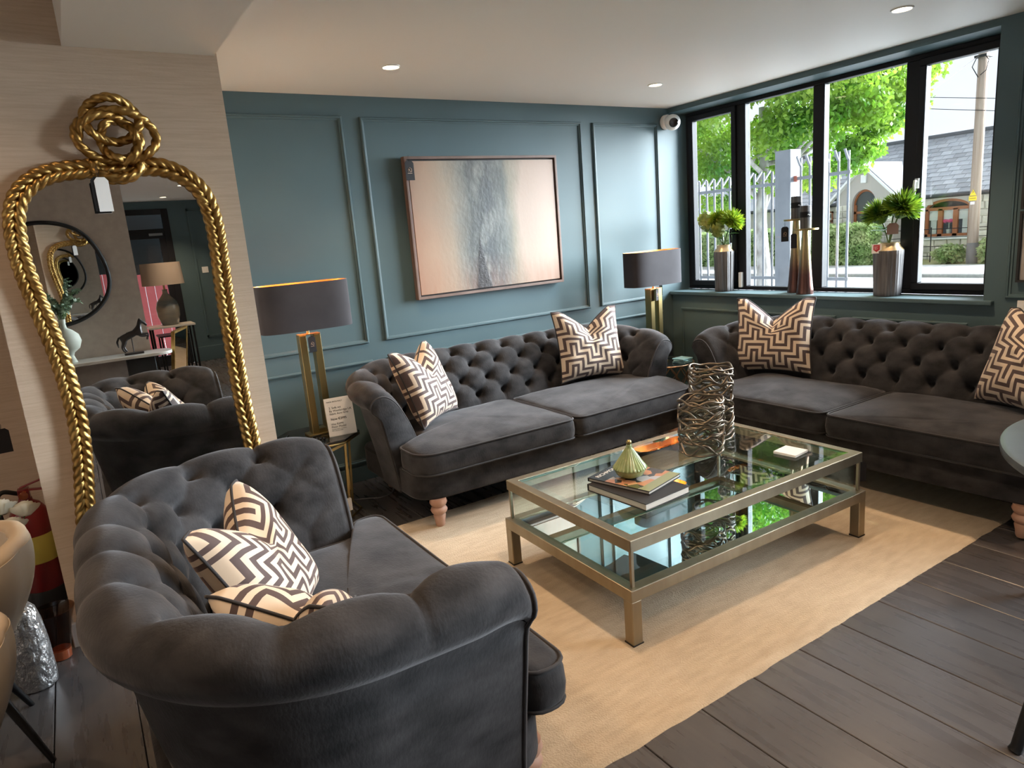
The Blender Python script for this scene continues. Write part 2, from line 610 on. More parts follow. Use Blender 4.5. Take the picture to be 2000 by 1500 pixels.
wt = M('skirting_teal', (.070, .118, .135), .42)
struct('ceiling', MB().box(-3.66, .30, -9.4, .02, H, H + .1), CEIL, label='white plaster ceiling with downlights')
struct('trim_2', MB().box(-4.19, -3.66, -5.0, -1.06, 2.315, 2.92), CEIL, label='lowered white ceiling bulkhead beside the wallpapered pillar')
struct('trim_3', MB().box(-6.5, -4.19, -5.0, .02, 2.9, 3.0), CEIL, label='higher ceiling left of the bulkhead')
pil = struct('wall_pillar', MB().box(-4.556, -3.65, -1.06, -.0, 0, 2.9), WALLPAPER, label='linen wallpapered pillar behind the gold mirror')
struct('wall_recess', MB().box(-6.5, -4.556, -.32, -.2, 0, 2.9), WALLPAPER, label='wallpapered recess wall left of the pillar')
struct('baseboard_pillar', MB().box(-4.565, -3.64, -1.078, -1.0601, 0, .105).box(-4.572, -4.5561, -1.078, -.32, 0, .105), SKIRT, bevel=.004, label='pale grey skirting around the pillar')
struct('wall_left', MB().box(-6.6, -6.5, -5.0, 0, 0, 2.95), TAUPE)
struct('wall_front', MB().box(-6.5, -3.79, -5.12, -5.0, 0, 2.95), TAUPE, label='taupe wall end with the dark framed mirror')
struct('wall_side', MB().box(-3.91, -3.79, -9.4, -5.12, 0, H), TAUPE)
wfar = MB()
wfar.box(-2.9, .3, -9.5, -9.4, 0, H)
wfar.box(-3.79, -2.9, -9.5, -9.4, 2.30, H)
wall_far = struct('wall_far', wfar, TEAL, label='dark teal far wall beside the glazed door')
def far_mould(a0, a1, z0, z1):
    mb = MB()
    for q in ((a0, a1, z0, z0 + .03), (a0, a1, z1 - .03, z1), (a0, a0 + .03, z0, z1), (a1 - .03, a1, z0, z1)):
        mb.box(q[0], q[1], -9.4, -9.383, q[2], q[3])
    mb.build('moulding', TEAL, wall_far, 0)
far_mould(-2.65, -1.7, .35, 2.28)
MB().box(-2.9, 0, -9.4, -9.36, 0, .22).build('skirting', TEAL, wall_far, 0, .006)

# ---------------------------------------------------------------- window
win = bpy.data.objects.new('window_1', None)
COL.objects.link(win)
win['kind'] = 'structure'
win['label'] = 'four light black framed window above the dark sofa'
XF, XB = .205, .266
ZB, ZT = .9355, 2.3715
def fr(y0, y1, z0, z1, xa=XF, xb=XB, name='frame_bar', bev=.005):
    return MB().box(xa, xb, min(y0, y1), max(y0, y1), z0, z1).build(name, BLACKFR, win, 0, bev)
fr(-2.388, -.002, ZB, ZB + .028)
fr(-2.388, -.002, ZT - .03, ZT)
fr(-.045, -.002, ZB + .028, ZT - .03)
fr(-2.388, -2.345, ZB + .028, ZT - .03)
for ya, yb in ((-.60, -.52), (-1.255, -1.17), (-1.885, -1.80)):
    fr(ya, yb, ZB + .028, ZT - .03)
def sash(y0, y1):
    z0, z1, t = ZB + .028, ZT - .03, .042
    mb = MB()
    for q in ((y0, y1, z0, z0 + t), (y0, y1, z1 - t, z1), (y0, y0 + t, z0 + t, z1 - t), (y1 - t, y1, z0 + t, z1 - t)):
        mb.box(XF - .018, XB - .02, q[0], q[1], q[2], q[3])
    mb.build('sash_frame', BLACKFR, win, 0, .005)
    return (y0 + t, y1 - t, z0 + t, z1 - t)
g1 = sash(-.52, -.045)
g4 = sash(-2.345, -1.885)
for (ya, yb, za, zb) in (g1, (-1.17, -.60, ZB + .028, ZT - .03), (-1.80, -1.255, ZB + .028, ZT - .03), g4):
    MB().box(.243, .249, ya, yb, za, zb).build('pane', GLASS, win, 0)
for y, z in ((-.50, 1.40), (-1.905, 1.62)):
    mb = MB().box(XF - .032, XF - .018, y - .012, y + .012, z - .03, z + .03)
    mb.tube([(XF - .032, y, z + .012), (XF - .055, y, z + .015), (XF - .06, y, z - .01), (XF - .058, y - .004, z - .09)], .008, 8)
    mb.build('handle', BLACKM if y > -1 else PLASTICW, win, 40)
MB().box(.178, .2045, -.575, -.545, .955, 1.075).build('contact_sensor', PLASTICW, win, 0, .004)

# window added out of view to bring daylight onto loveseat and pillar
win_added = bpy.data.objects.new('window_added', None)
COL.objects.link(win_added)
win_added['kind'] = 'structure'
win_added['label'] = 'added unseen window along the right wall, for daylight on the loveseat'
for q in ((-6.6, -4.15, ZB - .03, ZB + .03), (-6.6, -4.15, ZT - .03, ZT), (-6.6, -6.54, ZB + .03, ZT - .03), (-4.21, -4.15, ZB + .03, ZT - .03), (-5.80, -5.72, ZB + .03, ZT - .03), (-4.99, -4.91, ZB + .03, ZT - .03)):
    MB().box(XF, XB, *q).build('frame_bar', BLACKFR, win_added, 0, .005)
for ya, yb in ((-6.54, -5.80), (-5.72, -4.99), (-4.91, -4.21)):
    MB().box(.243, .249, ya, yb, ZB + .03, ZT - .03).build('pane', GLASS, win_added, 0)

# ---------------------------------------------------------------- downlights
def downlight(x, y, label, z=H, w=DOWN_W, spread=104):
    t = thing('ceiling_downlight', label, 'downlight', (x, y, z), group='recessed ceiling downlights')
    MB().lathe([(.042, -.002), (.043, -.006), (.049, -.006), (.051, -.001), (.051, .0)], n=28, cap=False).build('trim_ring', PLASTICW, t, 60)
    MB().lathe([(.001, -.0015), (.042, -.0015), (.042, .0)], n=24).build('lens', LENSE, t, 0)
    ld = bpy.data.lights.new('downlight_beam', 'SPOT')
    ld.energy = w
    ld.color = DOWN_COL
    ld.spot_size = R(spread)
    ld.spot_blend = .8
    ld.shadow_soft_size = .022
    lo = bpy.data.objects.new('downlight_beam', ld)
    COL.objects.link(lo)
    lo.parent = t
    lo.location = (0, 0, -.03)
    return t
downlight(-2.718, -.705, 'round ceiling downlight above the left end of the long sofa')
downlight(-.81, -.689, 'round ceiling downlight nearest the security camera corner')
downlight(-.763, -2.284, 'round ceiling downlight in front of the window, top right')
downlight(-2.72, -2.284, 'round ceiling downlight over the coffee table')
downlight(-.78, -3.9, 'round ceiling downlight over the bare floor on the right')
downlight(-2.72, -3.9, 'round ceiling downlight behind the coffee table toward the viewer')
downlight(-2.97, -7.23, 'nearer of two ceiling downlights reflected in the gold mirror')
downlight(-3.0, -8.75, 'farther of two ceiling downlights reflected in the gold mirror')
downlight(-.78, -6.5, 'round ceiling downlight at the back of the shop')
downlight(-3.92, -3.0, 'added unseen downlight in the lowered bulkhead, brightening the pillar', 2.315, 15)  # extra lamp added out of view to brighten the wallpapered pillar
downlight(-5.1, -2.9, 'round ceiling downlight over the cream chairs', 2.9, 34)
downlight(-4.98, -1.75, 'round ceiling downlight by the wallpapered recess', 2.9, 16)

# ---------------------------------------------------------------- rug
def rug():
    xa, xb, ya, yb, t = -3.52, -.585, -2.895, -.875, .011
    nx, ny = 150, 100
    rows = []
    for j in range(ny + 1):
        row = []
        for i in range(nx + 1):
            u, v = i / nx, j / ny
            x_, y_ = xa + (xb - xa) * u, ya + (yb - ya) * v
            e = min(i, nx - i, j, ny - j)
            if j in (0, ny):
                y_ += .006 * mnoise.noise(Vector((x_ * 9, 3, j))) + .003 * mnoise.noise(Vector((x_ * 60, 1, j)))
            if i in (0, nx):
                x_ += .005 * mnoise.noise(Vector((7, y_ * 9, i)))
            z_ = t * (0.05 if e == 0 else 1) + (.0012 * mnoise.noise(Vector((x_ * 14, y_ * 14, 0))) if e else 0)
            row.append((x_, y_, z_))
        rows.append(row)
    mb = MB().rows(rows)
    o = mb.build('area_rug', RUG, None, 180)
    if o.data.polygons[0].normal.z < 0:
        o.data.flip_normals()
    return tag(o, 'large sand coloured wool rug under the glass coffee table', 'rug')
rug()

# ================================================================ SOFAS
RUGZ = .011
PROF_IN = [(-.004, .29), (-.003, .40), (.015, .51), (.045, .61), (.085, .70), (.13, .765), (.182, .80), (.232, .795), (.268, .768), (.279, .732), (.270, .698), (.246, .672)]
PROF_OUT = [(.244, .671), (.224, .63), (.20, .50), (.172, .36), (.15, .23), (.142, .15)]

def sofa(label, loc, rotz, Wi, ncush, name='chesterfield_sofa', a_sp=.205, dF=.79, front=1.078, slope=.125, zk=1.0):
    t = thing(name, label, 'sofa', loc, rotz)
    dB, rc = .37, .24
    # plan path of the inner face, from left arm front round to right arm front
    path = []
    def add(x_, d_, nx_, nd_):
        path.append((x_, d_, nx_, nd_))
    step = .0105
    L1 = dF - dB - rc
    n1 = int(L1 / step)
    for i in range(n1):
        add(-Wi, dF - L1 * i / n1, -1, 0)
    n2 = int(PI / 2 * (rc + .12) / step)
    for i in range(n2):
        a = PI / 2 * i / n2
        add(-Wi + rc - rc * math.cos(a), dB + rc - rc * math.sin(a), -math.cos(a), -math.sin(a))
    L3 = 2 * (Wi - rc)
    n3 = int(L3 / step)
    for i in range(n3 + 1):
        add(-Wi + rc + L3 * i / n3, dB, 0, -1)
    for i in range(1, n2 + 1):
        a = PI / 2 * (1 - i / n2)
        add(Wi - rc + rc * math.cos(a), dB + rc - rc * math.sin(a), math.cos(a), -math.sin(a))
    for i in range(1, n1 + 1):
        add(Wi, dB + rc + L1 * i / n1, 1, 0)
    N = len(path)
    # arc length measured a little outside so corners spread evenly
    S = [0]
    for (a, b) in zip(path, path[1:]):
        S.append(S[-1] + math.hypot((b[0] + .1 * b[2]) - (a[0] + .1 * a[2]), (b[1] + .1 * b[3]) - (a[1] + .1 * a[3])))
    T = S[-1]
    prof = resample(catmull([Vector((n, z)) for n, z in PROF_IN], 8), .0115)
    nv = len(prof)
    V_ = [i * .0115 for i in range(nv)]
    armlen = L1 + PI / 4 * rc
    def topk(s):
        e = min(s, T - s)
        return zk * (1 - slope * (1 - smooth01(0, armlen + .25, e)))
    b_row, v0, nrow = .107, .205, 4
    ncol = max(2, round((T - .30) / a_sp))
    a_c = (T - .30) / ncol
    def disp(s, v):
        e = min(s, T - s)
        fe = smooth01(.02, .15, e)
        p = (s - .15) / a_c
        q = (v - v0) / b_row
        qq = min(max(q, 0), nrow - 1)
        A, B = p + qq / 2, p - qq / 2
        pf = (abs(math.sin(PI * A)) * abs(math.sin(PI * B))) ** .21
        fade = 1.0
        if q > nrow - 1:
            fade = 1 - smooth01(nrow - 1 + .2, nrow - 1 + 2.3, q)
        elif q < 0:
            fade = 1 - smooth01(0, 1.6, -q)
        d = -.026 * (1 - pf) * fade * fe
        # button holes
        best = 9
        for r in range(nrow):
            off = (r % 2) * .5
            c = round(p - off) + off
            if .2 < c < ncol - .2:
                best = min(best, math.hypot((p - c) * a_c, (q - r) * b_row))
        d -= .036 * math.exp(-(best / .022) ** 2) * fe + .016 * math.exp(-(best / .055) ** 2) * fe
        return d + .010 * fe
    def pt(i, n, z):
        x_, d_, nx_, nd_ = path[i]
        k = topk(S[i])
        z = .40 + (z - .40) * k if z > .40 else z
        e = min(S[i], T - S[i])
        if e < .11 and z > .16:
            f = .17 * (1 - math.sqrt(max(0, 1 - (1 - e / .11) ** 2)))
            f *= smooth01(.2, .62, z)
            n, z = n + (.14 - n) * f, z + (.45 - z) * f * .9
        return Vector((x_ + nx_ * n, -(d_ + nd_ * n), z))
    base = [[pt(i, p.x, p.y) for p in prof] for i in range(N)]
    rows = []
    for i in range(N):
        row = []
        for j in range(nv):
            du = base[min(i + 1, N - 1)][j] - base[max(i - 1, 0)][j]
            dv = base[i][min(j + 1, nv - 1)] - base[i][max(j - 1, 0)]
            nn = dv.cross(du)
            if nn.length > 1e-9:
                nn.normalize()
            row.append(base[i][j] - nn * disp(S[i], V_[j]))
        rows.append(row)
    # outward side test
    mid = rows[N // 2][nv // 4]
    mb = MB().rows(rows)
    mb.build('tufted_back', VELVET, t, 180)
    # outer shell
    po = resample(catmull([Vector((n, z)) for n, z in PROF_OUT], 6), .03)
    orow = []
    for i in range(0, N, 2):
        orow.append([pt(i, p.x, p.y) for p in po])
    orow.append([pt(N - 1, p.x, p.y) for p in po])
    MB().rows(orow).build('outer_panel', VELVET, t, 180)
    # arm fronts with piping
    for i in (0, N - 1):
        loop = [(p.x, p.y) for p in prof[::2]] + [(p.x, p.y) for p in po[1:]]
        ring = [pt(i, n, zz) for n, zz in loop]
        ring2 = [q + Vector((0, -.012, 0)) for q in ring]
        c = sum(ring, Vector()) / len(ring)
        ring3 = [c + (q - c) * .93 + Vector((0, -.02, 0)) for q in ring]
        m2 = MB().rows([ring, ring2, ring3], True, False, True)
        af = m2.build('arm_front', VELVET, t, 60)
        MB().tube([q + Vector((0, -.010, 0)) for q in ring], .0055, 6, closed=True).build('piping', PIPING, af, 180)
    # base
    wb_ = Wi + .140
    outl = round_poly([(-wb_, -.17, .16), (-wb_, -front + .078, .15), (0, -front + .043, .5), (wb_, -front + .078, .15), (wb_, -.17, .16)], .1, 8)
    MB().prism(outl, .155, .305).build('base', VELVET, t, 40, .012)
    # seat cushions (T shaped)
    edges = []
    if ncush == 2:
        edges = [(-1, 0), (0, 1)]
    else:
        edges = [(-1, 1)]
    for lo, hi in edges:
        we, wi = Wi + .150, Wi - .012
        fr_ = -front
        e1, e2 = -dF - .055, -dF - .015
        if (lo, hi) == (-1, 0):
            pts = [(-.004, -.40, .05), (-.004, fr_, .06), (-we, fr_ + .02, .13), (-we, e1, .05), (-wi, e2, .05), (-wi, -.40, .12)]
        elif (lo, hi) == (0, 1):
            pts = [(wi, -.40, .12), (wi, e2, .05), (we, e1, .05), (we, fr_ + .02, .13), (.004, fr_, .06), (.004, -.40, .05)]
        else:
            pts = [(wi, -.40, .12), (wi, e2, .05), (we, e1, .05), (we, fr_ + .02, .13), (-we, fr_ + .02, .13), (-we, e1, .05), (-wi, e2, .05), (-wi, -.40, .12)]
        out2 = resample([Vector((a, b, 0)) for a, b in round_poly(pts, .08, 8)], .022, True)
        c = Vector(((pts[0][0] + pts[3][0]) / 2 if ncush == 2 else 0, -.74, 0))
        rings = [(.2, .304), (.93, .302), (.985, .308), (1.0, .325), (1.006, .36), (1.0, .405), (.985, .425), (.95, .436), (.88, .447), (.76, .457), (.6, .465), (.42, .469), (.22, .471), (.06, .471)]
        rws = []
        for sc_, z in rings:
            row = []
            for q in out2:
                p = c + (q - c) * sc_
                zz = z
                if z > .43:
                    zz += .007 * mnoise.noise(Vector((p.x * 5 + lo, p.y * 5, 1))) + .003 * mnoise.noise(Vector((p.x * 16, p.y * 7 + lo, 2)))
                    zz -= .014 * smooth01(front - .33, front, -p.y) * (z - .43) / .041
                row.append((p.x, p.y, zz))
            rws.append(row)
        cu_ = MB().rows(rws, True, True, True).build('seat_cushion', VELVET, t, 180)
        for zz, s_ in ((.425, .993), (.312, .995)):
            MB().tube([Vector((c.x + (q.x - c.x) * s_, c.y + (q.y - c.y) * s_, zz)) for q in out2], .0055, 6, closed=True).build('piping', PIPING, cu_, 180)
    legp = [(.022, 0), (.026, .008), (.028, .03), (.034, .06), (.030, .068), (.040, .078), (.046, .092), (.040, .106), (.032, .112), (.042, .122), (.048, .136), (.044, .15), (.044, .158)]
    lm = MB().lathe(legp, n=20).mesh('leg', LEGWOOD, 60)
    for sx in (-1, 1):
        inst(lm, 'leg', t, (sx * (Wi + .03), -front + .105, 0))
        inst(lm, 'leg', t, (sx * (Wi - .02), -.26, 0))
    return t

sofa('long charcoal velvet buttoned sofa against the teal panelled wall below the painting', (-1.985, -.02, RUGZ), 0, .86, 2, front=1.135)
sofa('near black buttoned sofa under the window on the right', (-.01, -2.10, RUGZ), R(-90), .885, 2, front=1.06)
sofa('grey velvet buttoned loveseat in the near left foreground, seen from behind its arm', (-4.53, -2.31, RUGZ), R(90), .49, 1, name='buttoned_loveseat', dF=.93, front=1.12, slope=.04, zk=1.03)

# ================================================================ PATTERNED PILLOWS
def key_cell(i, j, a=4, Mx=9):
    i = abs((i % (2 * Mx)) - Mx)
    d = i - j
    k = d // (2 * a)
    r = d - k * 2 * a
    bx_ = k * a + (r if r < a else a)
    return (i - bx_) % 2 == 0

def pillow(label, loc, rot, w=.50, h=.50, T=.085, chop=.16, phase=(0, 0), sag=.0):
    t = thing('patterned_cushion', label, 'cushion', loc, rot, 'brown and cream geometric cushions')
    n, cells = 52, 26
    mb = MB()
    mi = []
    def P(u, v, side):
        x_ = w / 2 * u * (1 - .085 * (1 - v * v))
        top = smooth01(-.2, 1, v)
        g = max(0, 1 - abs(u) / .78)
        z_ = h / 2 * (v + 1) - chop * (g ** 1.15) * top
        z_ += -.028 * h * (1 - u * u) * v * (1 if v < 0 else .2) * 0 + (.05 * h * (1 - u * u) * (1 if v < 0 else 0) * (abs(v) ** 3))
        th = T * (max(0, 1 - u ** 4) * max(0, 1 - v ** 4)) ** .55
        dent = math.exp(-(u / .22) ** 2) * smooth01(-.1, 1, v)
        th *= (1 - .45 * dent)
        th += .006 * mnoise.noise(Vector((u * 3 + phase[0], v * 3, side))) * (1 - u * u) * (1 - v * v) * 2
        y_ = -side * th + sag * (1 - u * u) * (v + 1)
        return Vector((x_, y_, z_))
    for side in (1, -1):
        o = len(mb.v)
        for j in range(n + 1):
            for i in range(n + 1):
                mb.v.append(tuple(P(-1 + 2 * i / n, -1 + 2 * j / n, side)))
        for j in range(n):
            for i in range(n):
                a = o + j * (n + 1) + i
                f = (a, a + 1, a + n + 2, a + n + 1)
                mb.f.append(f if side == 1 else f[::-1])
                mi.append(0 if key_cell(i * cells // n + phase[0], j * cells // n + phase[1]) else 1)
    mb.build('cover', [CREAMV, BROWNV], t, 180, recalc=False, mi=mi)
    edge = [P(-1 + 2 * i / n, -1, 1) for i in range(n)] + [P(1, -1 + 2 * i / n, 1) for i in range(n)] + [P(1 - 2 * i / n, 1, 1) for i in range(n)] + [P(-1, 1 - 2 * i / n, 1) for i in range(n)]
    MB().tube(edge, .0045, 6, closed=True).build('piping', PIPING, t, 180)
    return t
# rotation: x tilts back, z turns
SEAT = .478
pillow('patterned cushion leaning in the left corner of the long sofa', (-2.59, -.61, SEAT - .01), (R(-22), 0, R(38)), w=.48, h=.47, chop=.12, phase=(0, 3))
pillow('patterned cushion with deep top notch at the right end of the long sofa', (-1.33, -.52, SEAT - .005), (R(-14), 0, R(-14)), chop=.14, phase=(5, 0))
pillow('patterned cushion with deep top notch at the left end of the sofa under the window', (-.50, -1.36, SEAT - .005), (R(-14), 0, R(-66)), chop=.15, phase=(2, 6))
pillow('patterned cushion at the far right of the window sofa, cut by picture edge', (-.55, -2.78, SEAT - .01), (R(-20), 0, R(-118)), chop=.13, phase=(7, 2))
pillow('patterned cushion standing upright against the loveseat back', (-3.93, -2.33, SEAT - .015), (R(-28), 0, R(62)), w=.43, h=.42, chop=.12, phase=(1, 1))
pillow('patterned cushion slumped behind the near arm of the loveseat', (-3.86, -2.63, SEAT - .02), (R(-40), R(8), R(118)), w=.40, h=.38, chop=.11, phase=(4, 5))

# ================================================================ COFFEE TABLE
def coffee_table():
    t = thing('coffee_table', 'glass topped bronze metal coffee table with mirrored lower shelf', 'coffee table', (-2.13, -2.112, RUGZ), R(-1.2))
    hx, hy = .71, .435
    s = .047
    Z0, Z1 = .176, .222      # shelf frame
    lm = MB().box(-s / 2, s / 2, -s / 2, s / 2, 0, Z0).mesh('leg', TABLEM, 0)
    fm = MB().box(-s / 2 - .001, s / 2 + .001, -s / 2 - .001, s / 2 + .001, 0, .006).mesh('foot_pad', BLACK, 0)
    for sx in (-1, 1):
        for sy in (-1, 1):
            l = inst(lm, 'leg', t, (sx * (hx - s / 2), sy * (hy - s / 2), 0))
            l.modifiers.new('bevel', 'BEVEL').width = .003
            inst(fm, 'foot_pad', l)
    def frame(hx_, hy_, z0, z1, w, nm):
        mb = MB()
        o = [(-hx_, -hy_), (hx_, -hy_), (hx_, hy_), (-hx_, hy_)]
        i = [(-hx_ + w, -hy_ + w), (hx_ - w, -hy_ + w), (hx_ - w, hy_ - w), (-hx_ + w, hy_ - w)]
        rows = [[(*p, z0) for p in o], [(*p, z1) for p in o], [(*p, z1) for p in i], [(*p, z0) for p in i], [(*p, z0) for p in o]]
        mb.rows(rows, True)
        return mb.build(nm, TABLEM, t, 0, .003)
    frame(hx, hy, Z0, Z1, s, 'shelf_frame')
    MB().box(-hx + s, hx - s, -hy + s, hy - s, Z1 - .014, Z1 - .006).build('mirror_shelf', MIRROR, t, 0)
    tx, ty = hx - .015, hy - .012
    frame(tx, ty, .362, .407, .042, 'top_frame')
    w = .042
    MB().box(-tx + w, tx - w, -ty + w, ty - w, .397, .405).build('glass_top', TGLASS, t, 0)
    bev = MB()
    a, b = (tx - w, ty - w), (tx - w - .03, ty - w - .03)
    q = lambda p, z: [(-p[0], -p[1], z), (p[0], -p[1], z), (p[0], p[1], z), (-p[0], p[1], z)]
    bev.rows([q(a, .3968), q((a[0] - .004, a[1] - .004), .3968)], True)
    bev.build('glass_edge', EDGEGLASS, t, 0)
    bvl = MB().rows([q(a, .4055), q(b, .4062)], True)
    bvl.build('glass_bevel', TGLASS, t, 0)
    for sx in (-1, 1):
        MB().box(sx * (tx - .018) - .003, sx * (tx - .018) + .003, -ty + .03, ty - .03, Z1, .362).build('side_glass', TGLASS, t, 0)
        for sy in (-1, 1):
            MB().box(sx * (tx - .012) - .006, sx * (tx - .012) + .006, sy * (ty - .012) - .006, sy * (ty - .012) + .006, Z1, .362).build('corner_post', TABLEM, t, 0)
    return t
coffee_table()
TT = RUGZ + .4063

def wire_vase(label, loc, r, h, n, seed):
    rnd = random.Random(seed)
    t = thing('wire_candle_vase', label, 'vase', loc, 0, 'bronze wire vases with glass liners')
    mb = MB()
    for k in range(n):
        z = .008 + (h - .016) * k / (n - 1)
        am = .018 if 0 < k < n - 1 else .006
        f1, f2, p1, p2 = rnd.choice((2, 3, 4)), rnd.choice((3, 5, 6)), rnd.random() * 7, rnd.random() * 7
        pth = []
        for i in range(72):
            a = 2 * PI * i / 72
            zz = z + am * (math.sin(f1 * a + p1) + .55 * math.sin(f2 * a + p2))
            zz = min(max(zz, .005), h)
            rr = r * (1 + .03 * math.sin(f2 * a + p1))
            pth.append((rr * math.cos(a), rr * math.sin(a), zz))
        mb.tube(pth, .0055, 6, closed=True)
    for k in range(int(n * .9)):
        a0 = rnd.random() * 2 * PI
        z0 = h * rnd.random() * .75
        pth = []
        for i in range(14):
            s_ = i / 13
            a = a0 + 1.4 * s_
            pth.append((r * math.cos(a), r * math.sin(a), z0 + h * .25 * (s_ + .18 * math.sin(s_ * 6))))
        mb.tube(pth, .0055, 6)
    mb.build('wire_lattice', WIRE, t, 180)
    MB().lathe([(r * .2, .004), (r * .80, .004), (r * .80, h * .86), (r * .77, h * .86), (r * .77, .008), (r * .2, .008)], n=32, cap=False).build('glass_liner', CLEAR, t, 50)
    return t
wire_vase('shorter bronze wire vase standing in front on the coffee table', (-1.91, -2.02, TT), .104, .265, 13, 3)
wire_vase('taller bronze wire vase behind the shorter one on the coffee table', (-1.70, -1.90, TT), .104, .37, 17, 5)

def book(label, loc, rotz, w, d, h, cover, pages=PAPER):
    t = thing('book', label, 'book', loc, rotz)
    c = .003
    MB().box(-w / 2, w / 2, -d / 2, d / 2, 0, c).build('back_cover', cover, t, 0)
    MB().box(-w / 2 + .003, w / 2 - .004, -d / 2 + .004, d / 2 - .004, c, h - c).build('pages', pages, t, 0)
    MB().box(-w / 2, w / 2, -d / 2, d / 2, h - c, h).build('front_cover', cover, t, 0)
    MB().box(-w / 2 - .003, -w / 2 + .002, -d / 2, d / 2, 0, h).build('spine', cover, t, 0, .001)
    return t
COVER = M('black_book_cloth', (.022, .020, .022), .5)
def cover_print():
    m, nt, b = _nt('magazine_cover_print')
    L = nt.links.new
    tc = nt.nodes.new('ShaderNodeTexCoord')
    sp = nt.nodes.new('ShaderNodeSeparateXYZ')
    L(tc.outputs['Object'], sp.inputs[0])
    n = nt.nodes.new('ShaderNodeTexVoronoi')
    n.inputs['Scale'].default_value = 22
    L(tc.outputs['Object'], n.inputs['Vector'])
    rp = nt.nodes.new('ShaderNodeValToRGB')
    cr_ = rp.color_ramp
    cr_.interpolation = 'CONSTANT'
    cr_.elements[0].color = (.05, .045, .04, 1)
    cr_.elements[1].position = .3
    cr_.elements[1].color = (.45, .20, .10, 1)
    for p, c in ((.45, (.38, .36, .36, 1)), (.6, (.10, .10, .04, 1)), (.72, (.55, .30, .14, 1)), (.85, (.03, .03, .03, 1))):
        e = cr_.elements.new(p)
        e.color = c
    L(n.outputs['Color'], rp.inputs['Fac'])
    r2 = nt.nodes.new('ShaderNodeValToRGB')
    r2.color_ramp.elements[0].position = .0
    r2.color_ramp.elements[0].color = (.25, .26, .13, 1)
    r2.color_ramp.elements[1].position = 1
    r2.color_ramp.elements[1].color = (.022, .022, .024, 1)
    for p, c in ((.36, (.22, .23, .12, 1)), (.40, (0, 0, 0, 1)), (.66, (0, 0, 0, 1)), (.7, (.022, .022, .024, 1))):
        e = r2.color_ramp.elements.new(p)
        e.color = c
    mr = nt.nodes.new('ShaderNodeMapRange')
    mr.inputs['From Min'].default_value = .15
    mr.inputs['From Max'].default_value = -.15
    L(sp.outputs['X'], mr.inputs['Value'])
    L(mr.outputs['Result'], r2.inputs['Fac'])
    band = nt.nodes.new('ShaderNodeValToRGB')
    band.color_ramp.interpolation = 'CONSTANT'
    band.color_ramp.elements[0].color = (0, 0, 0, 1)
    band.color_ramp.elements[1].position = .16
    band.color_ramp.elements[1].color = (1, 1, 1, 1)
    e = band.color_ramp.elements.new(.72)
    e.color = (0, 0, 0, 1)
    L(mr.outputs['Result'], band.inputs['Fac'])
    mx = nt.nodes.new('ShaderNodeMix')
    mx.data_type = 'RGBA'
    L(band.outputs['Color'], mx.inputs[0])
    L(r2.outputs['Color'], mx.inputs[6])
    L(rp.outputs['Color'], mx.inputs[7])
    L(mx.outputs[2], b.inputs['Base Color'])
    b.inputs['Roughness'].default_value = .25
    return m
MAG = cover_print()
b1 = book('thick black book, the lower of two on the coffee table', (-2.49, -2.195, TT), R(-86), .33, .262, .030, COVER)
b2 = book('thinner picture covered book lying on top of the thick black book', (-2.455, -2.135, TT + .0305), R(-76), .305, .242, .016, COVER)
MB().box(-.1515, .1515, -.120, .120, .0161, .0166).build('cover_print', MAG, b2, 0)
text('RICHMOND', .030, WHITE, b2, (-.112, -.10, .0168), (0, 0, R(90)))
# the printed cover runs across the short way: title along the top edge
S_ = 1.26
tg = thing('tagine_trinket_box', 'olive green glass lidded box with pointed lid on the books', 'trinket box', (-2.475, -2.135, TT + .0475))
tg.scale = (S_, S_, S_)
MB().lathe([(.018, 0), (.030, .002), (.045, .012), (.052, .026), (.053, .031), (.045, .031)], n=36).build('bowl', OLIVEB, tg, 50)
MB().lathe([(.054, .032), (.055, .035), (.050, .042), (.038, .060), (.024, .082), (.014, .098), (.009, .106), (.010, .110), (.008, .114)], n=112,
           rib=lambda a, z: 1 + (.055 if z < .1 else 0) * abs(math.cos(14 * a))).build('lid', OLIVEB, tg, 50)
MB().lathe([(.005, .113), (.009, .118), (.009, .124), (.005, .129), (.001, .130)], n=16).build('finial', BRASS, tg, 60)
o = MB().box(-.055, .055, -.055, .055, 0, .012).build('coaster', WHITE, None, 0, .002)
o.location = (-1.66, -2.33, TT)
o.rotation_euler = (0, 0, R(6))
tag(o, 'square white coaster block near the right end of the coffee table', 'coaster')

# ---------------------------------------------------------------- shop hang tags
def house_logo(parent, s, loc, rot):
    """rose gold letter r beside an open house outline"""
    mb = MB()
    P = lambda x_, z_: Vector((x_ * s, 0, z_ * s))
    mb.tube([P(-.42, -.45), P(-.42, .12), P(-.36, .24), P(-.22, .26), P(-.14, .15), P(-.2, .02), P(-.34, -.02)], .045 * s, 5)
    mb.tube([P(-.3, .38), P(.08, .62), P(.5, .28), P(.5, -.32), P(.30, -.42), P(.02, -.32), P(.0, .1)], .045 * s, 5)
    o = mb.build('logo', GOLDINK, parent, 180)
    o.location, o.rotation_euler = loc, rot
    mb2 = MB().box(-.6 * s, .6 * s, -.0004, .0004, -.78 * s, -.70 * s)
    o2 = mb2.build('logo_line', GOLDINK, parent, 0)
    o2.location, o2.rotation_euler = loc, rot

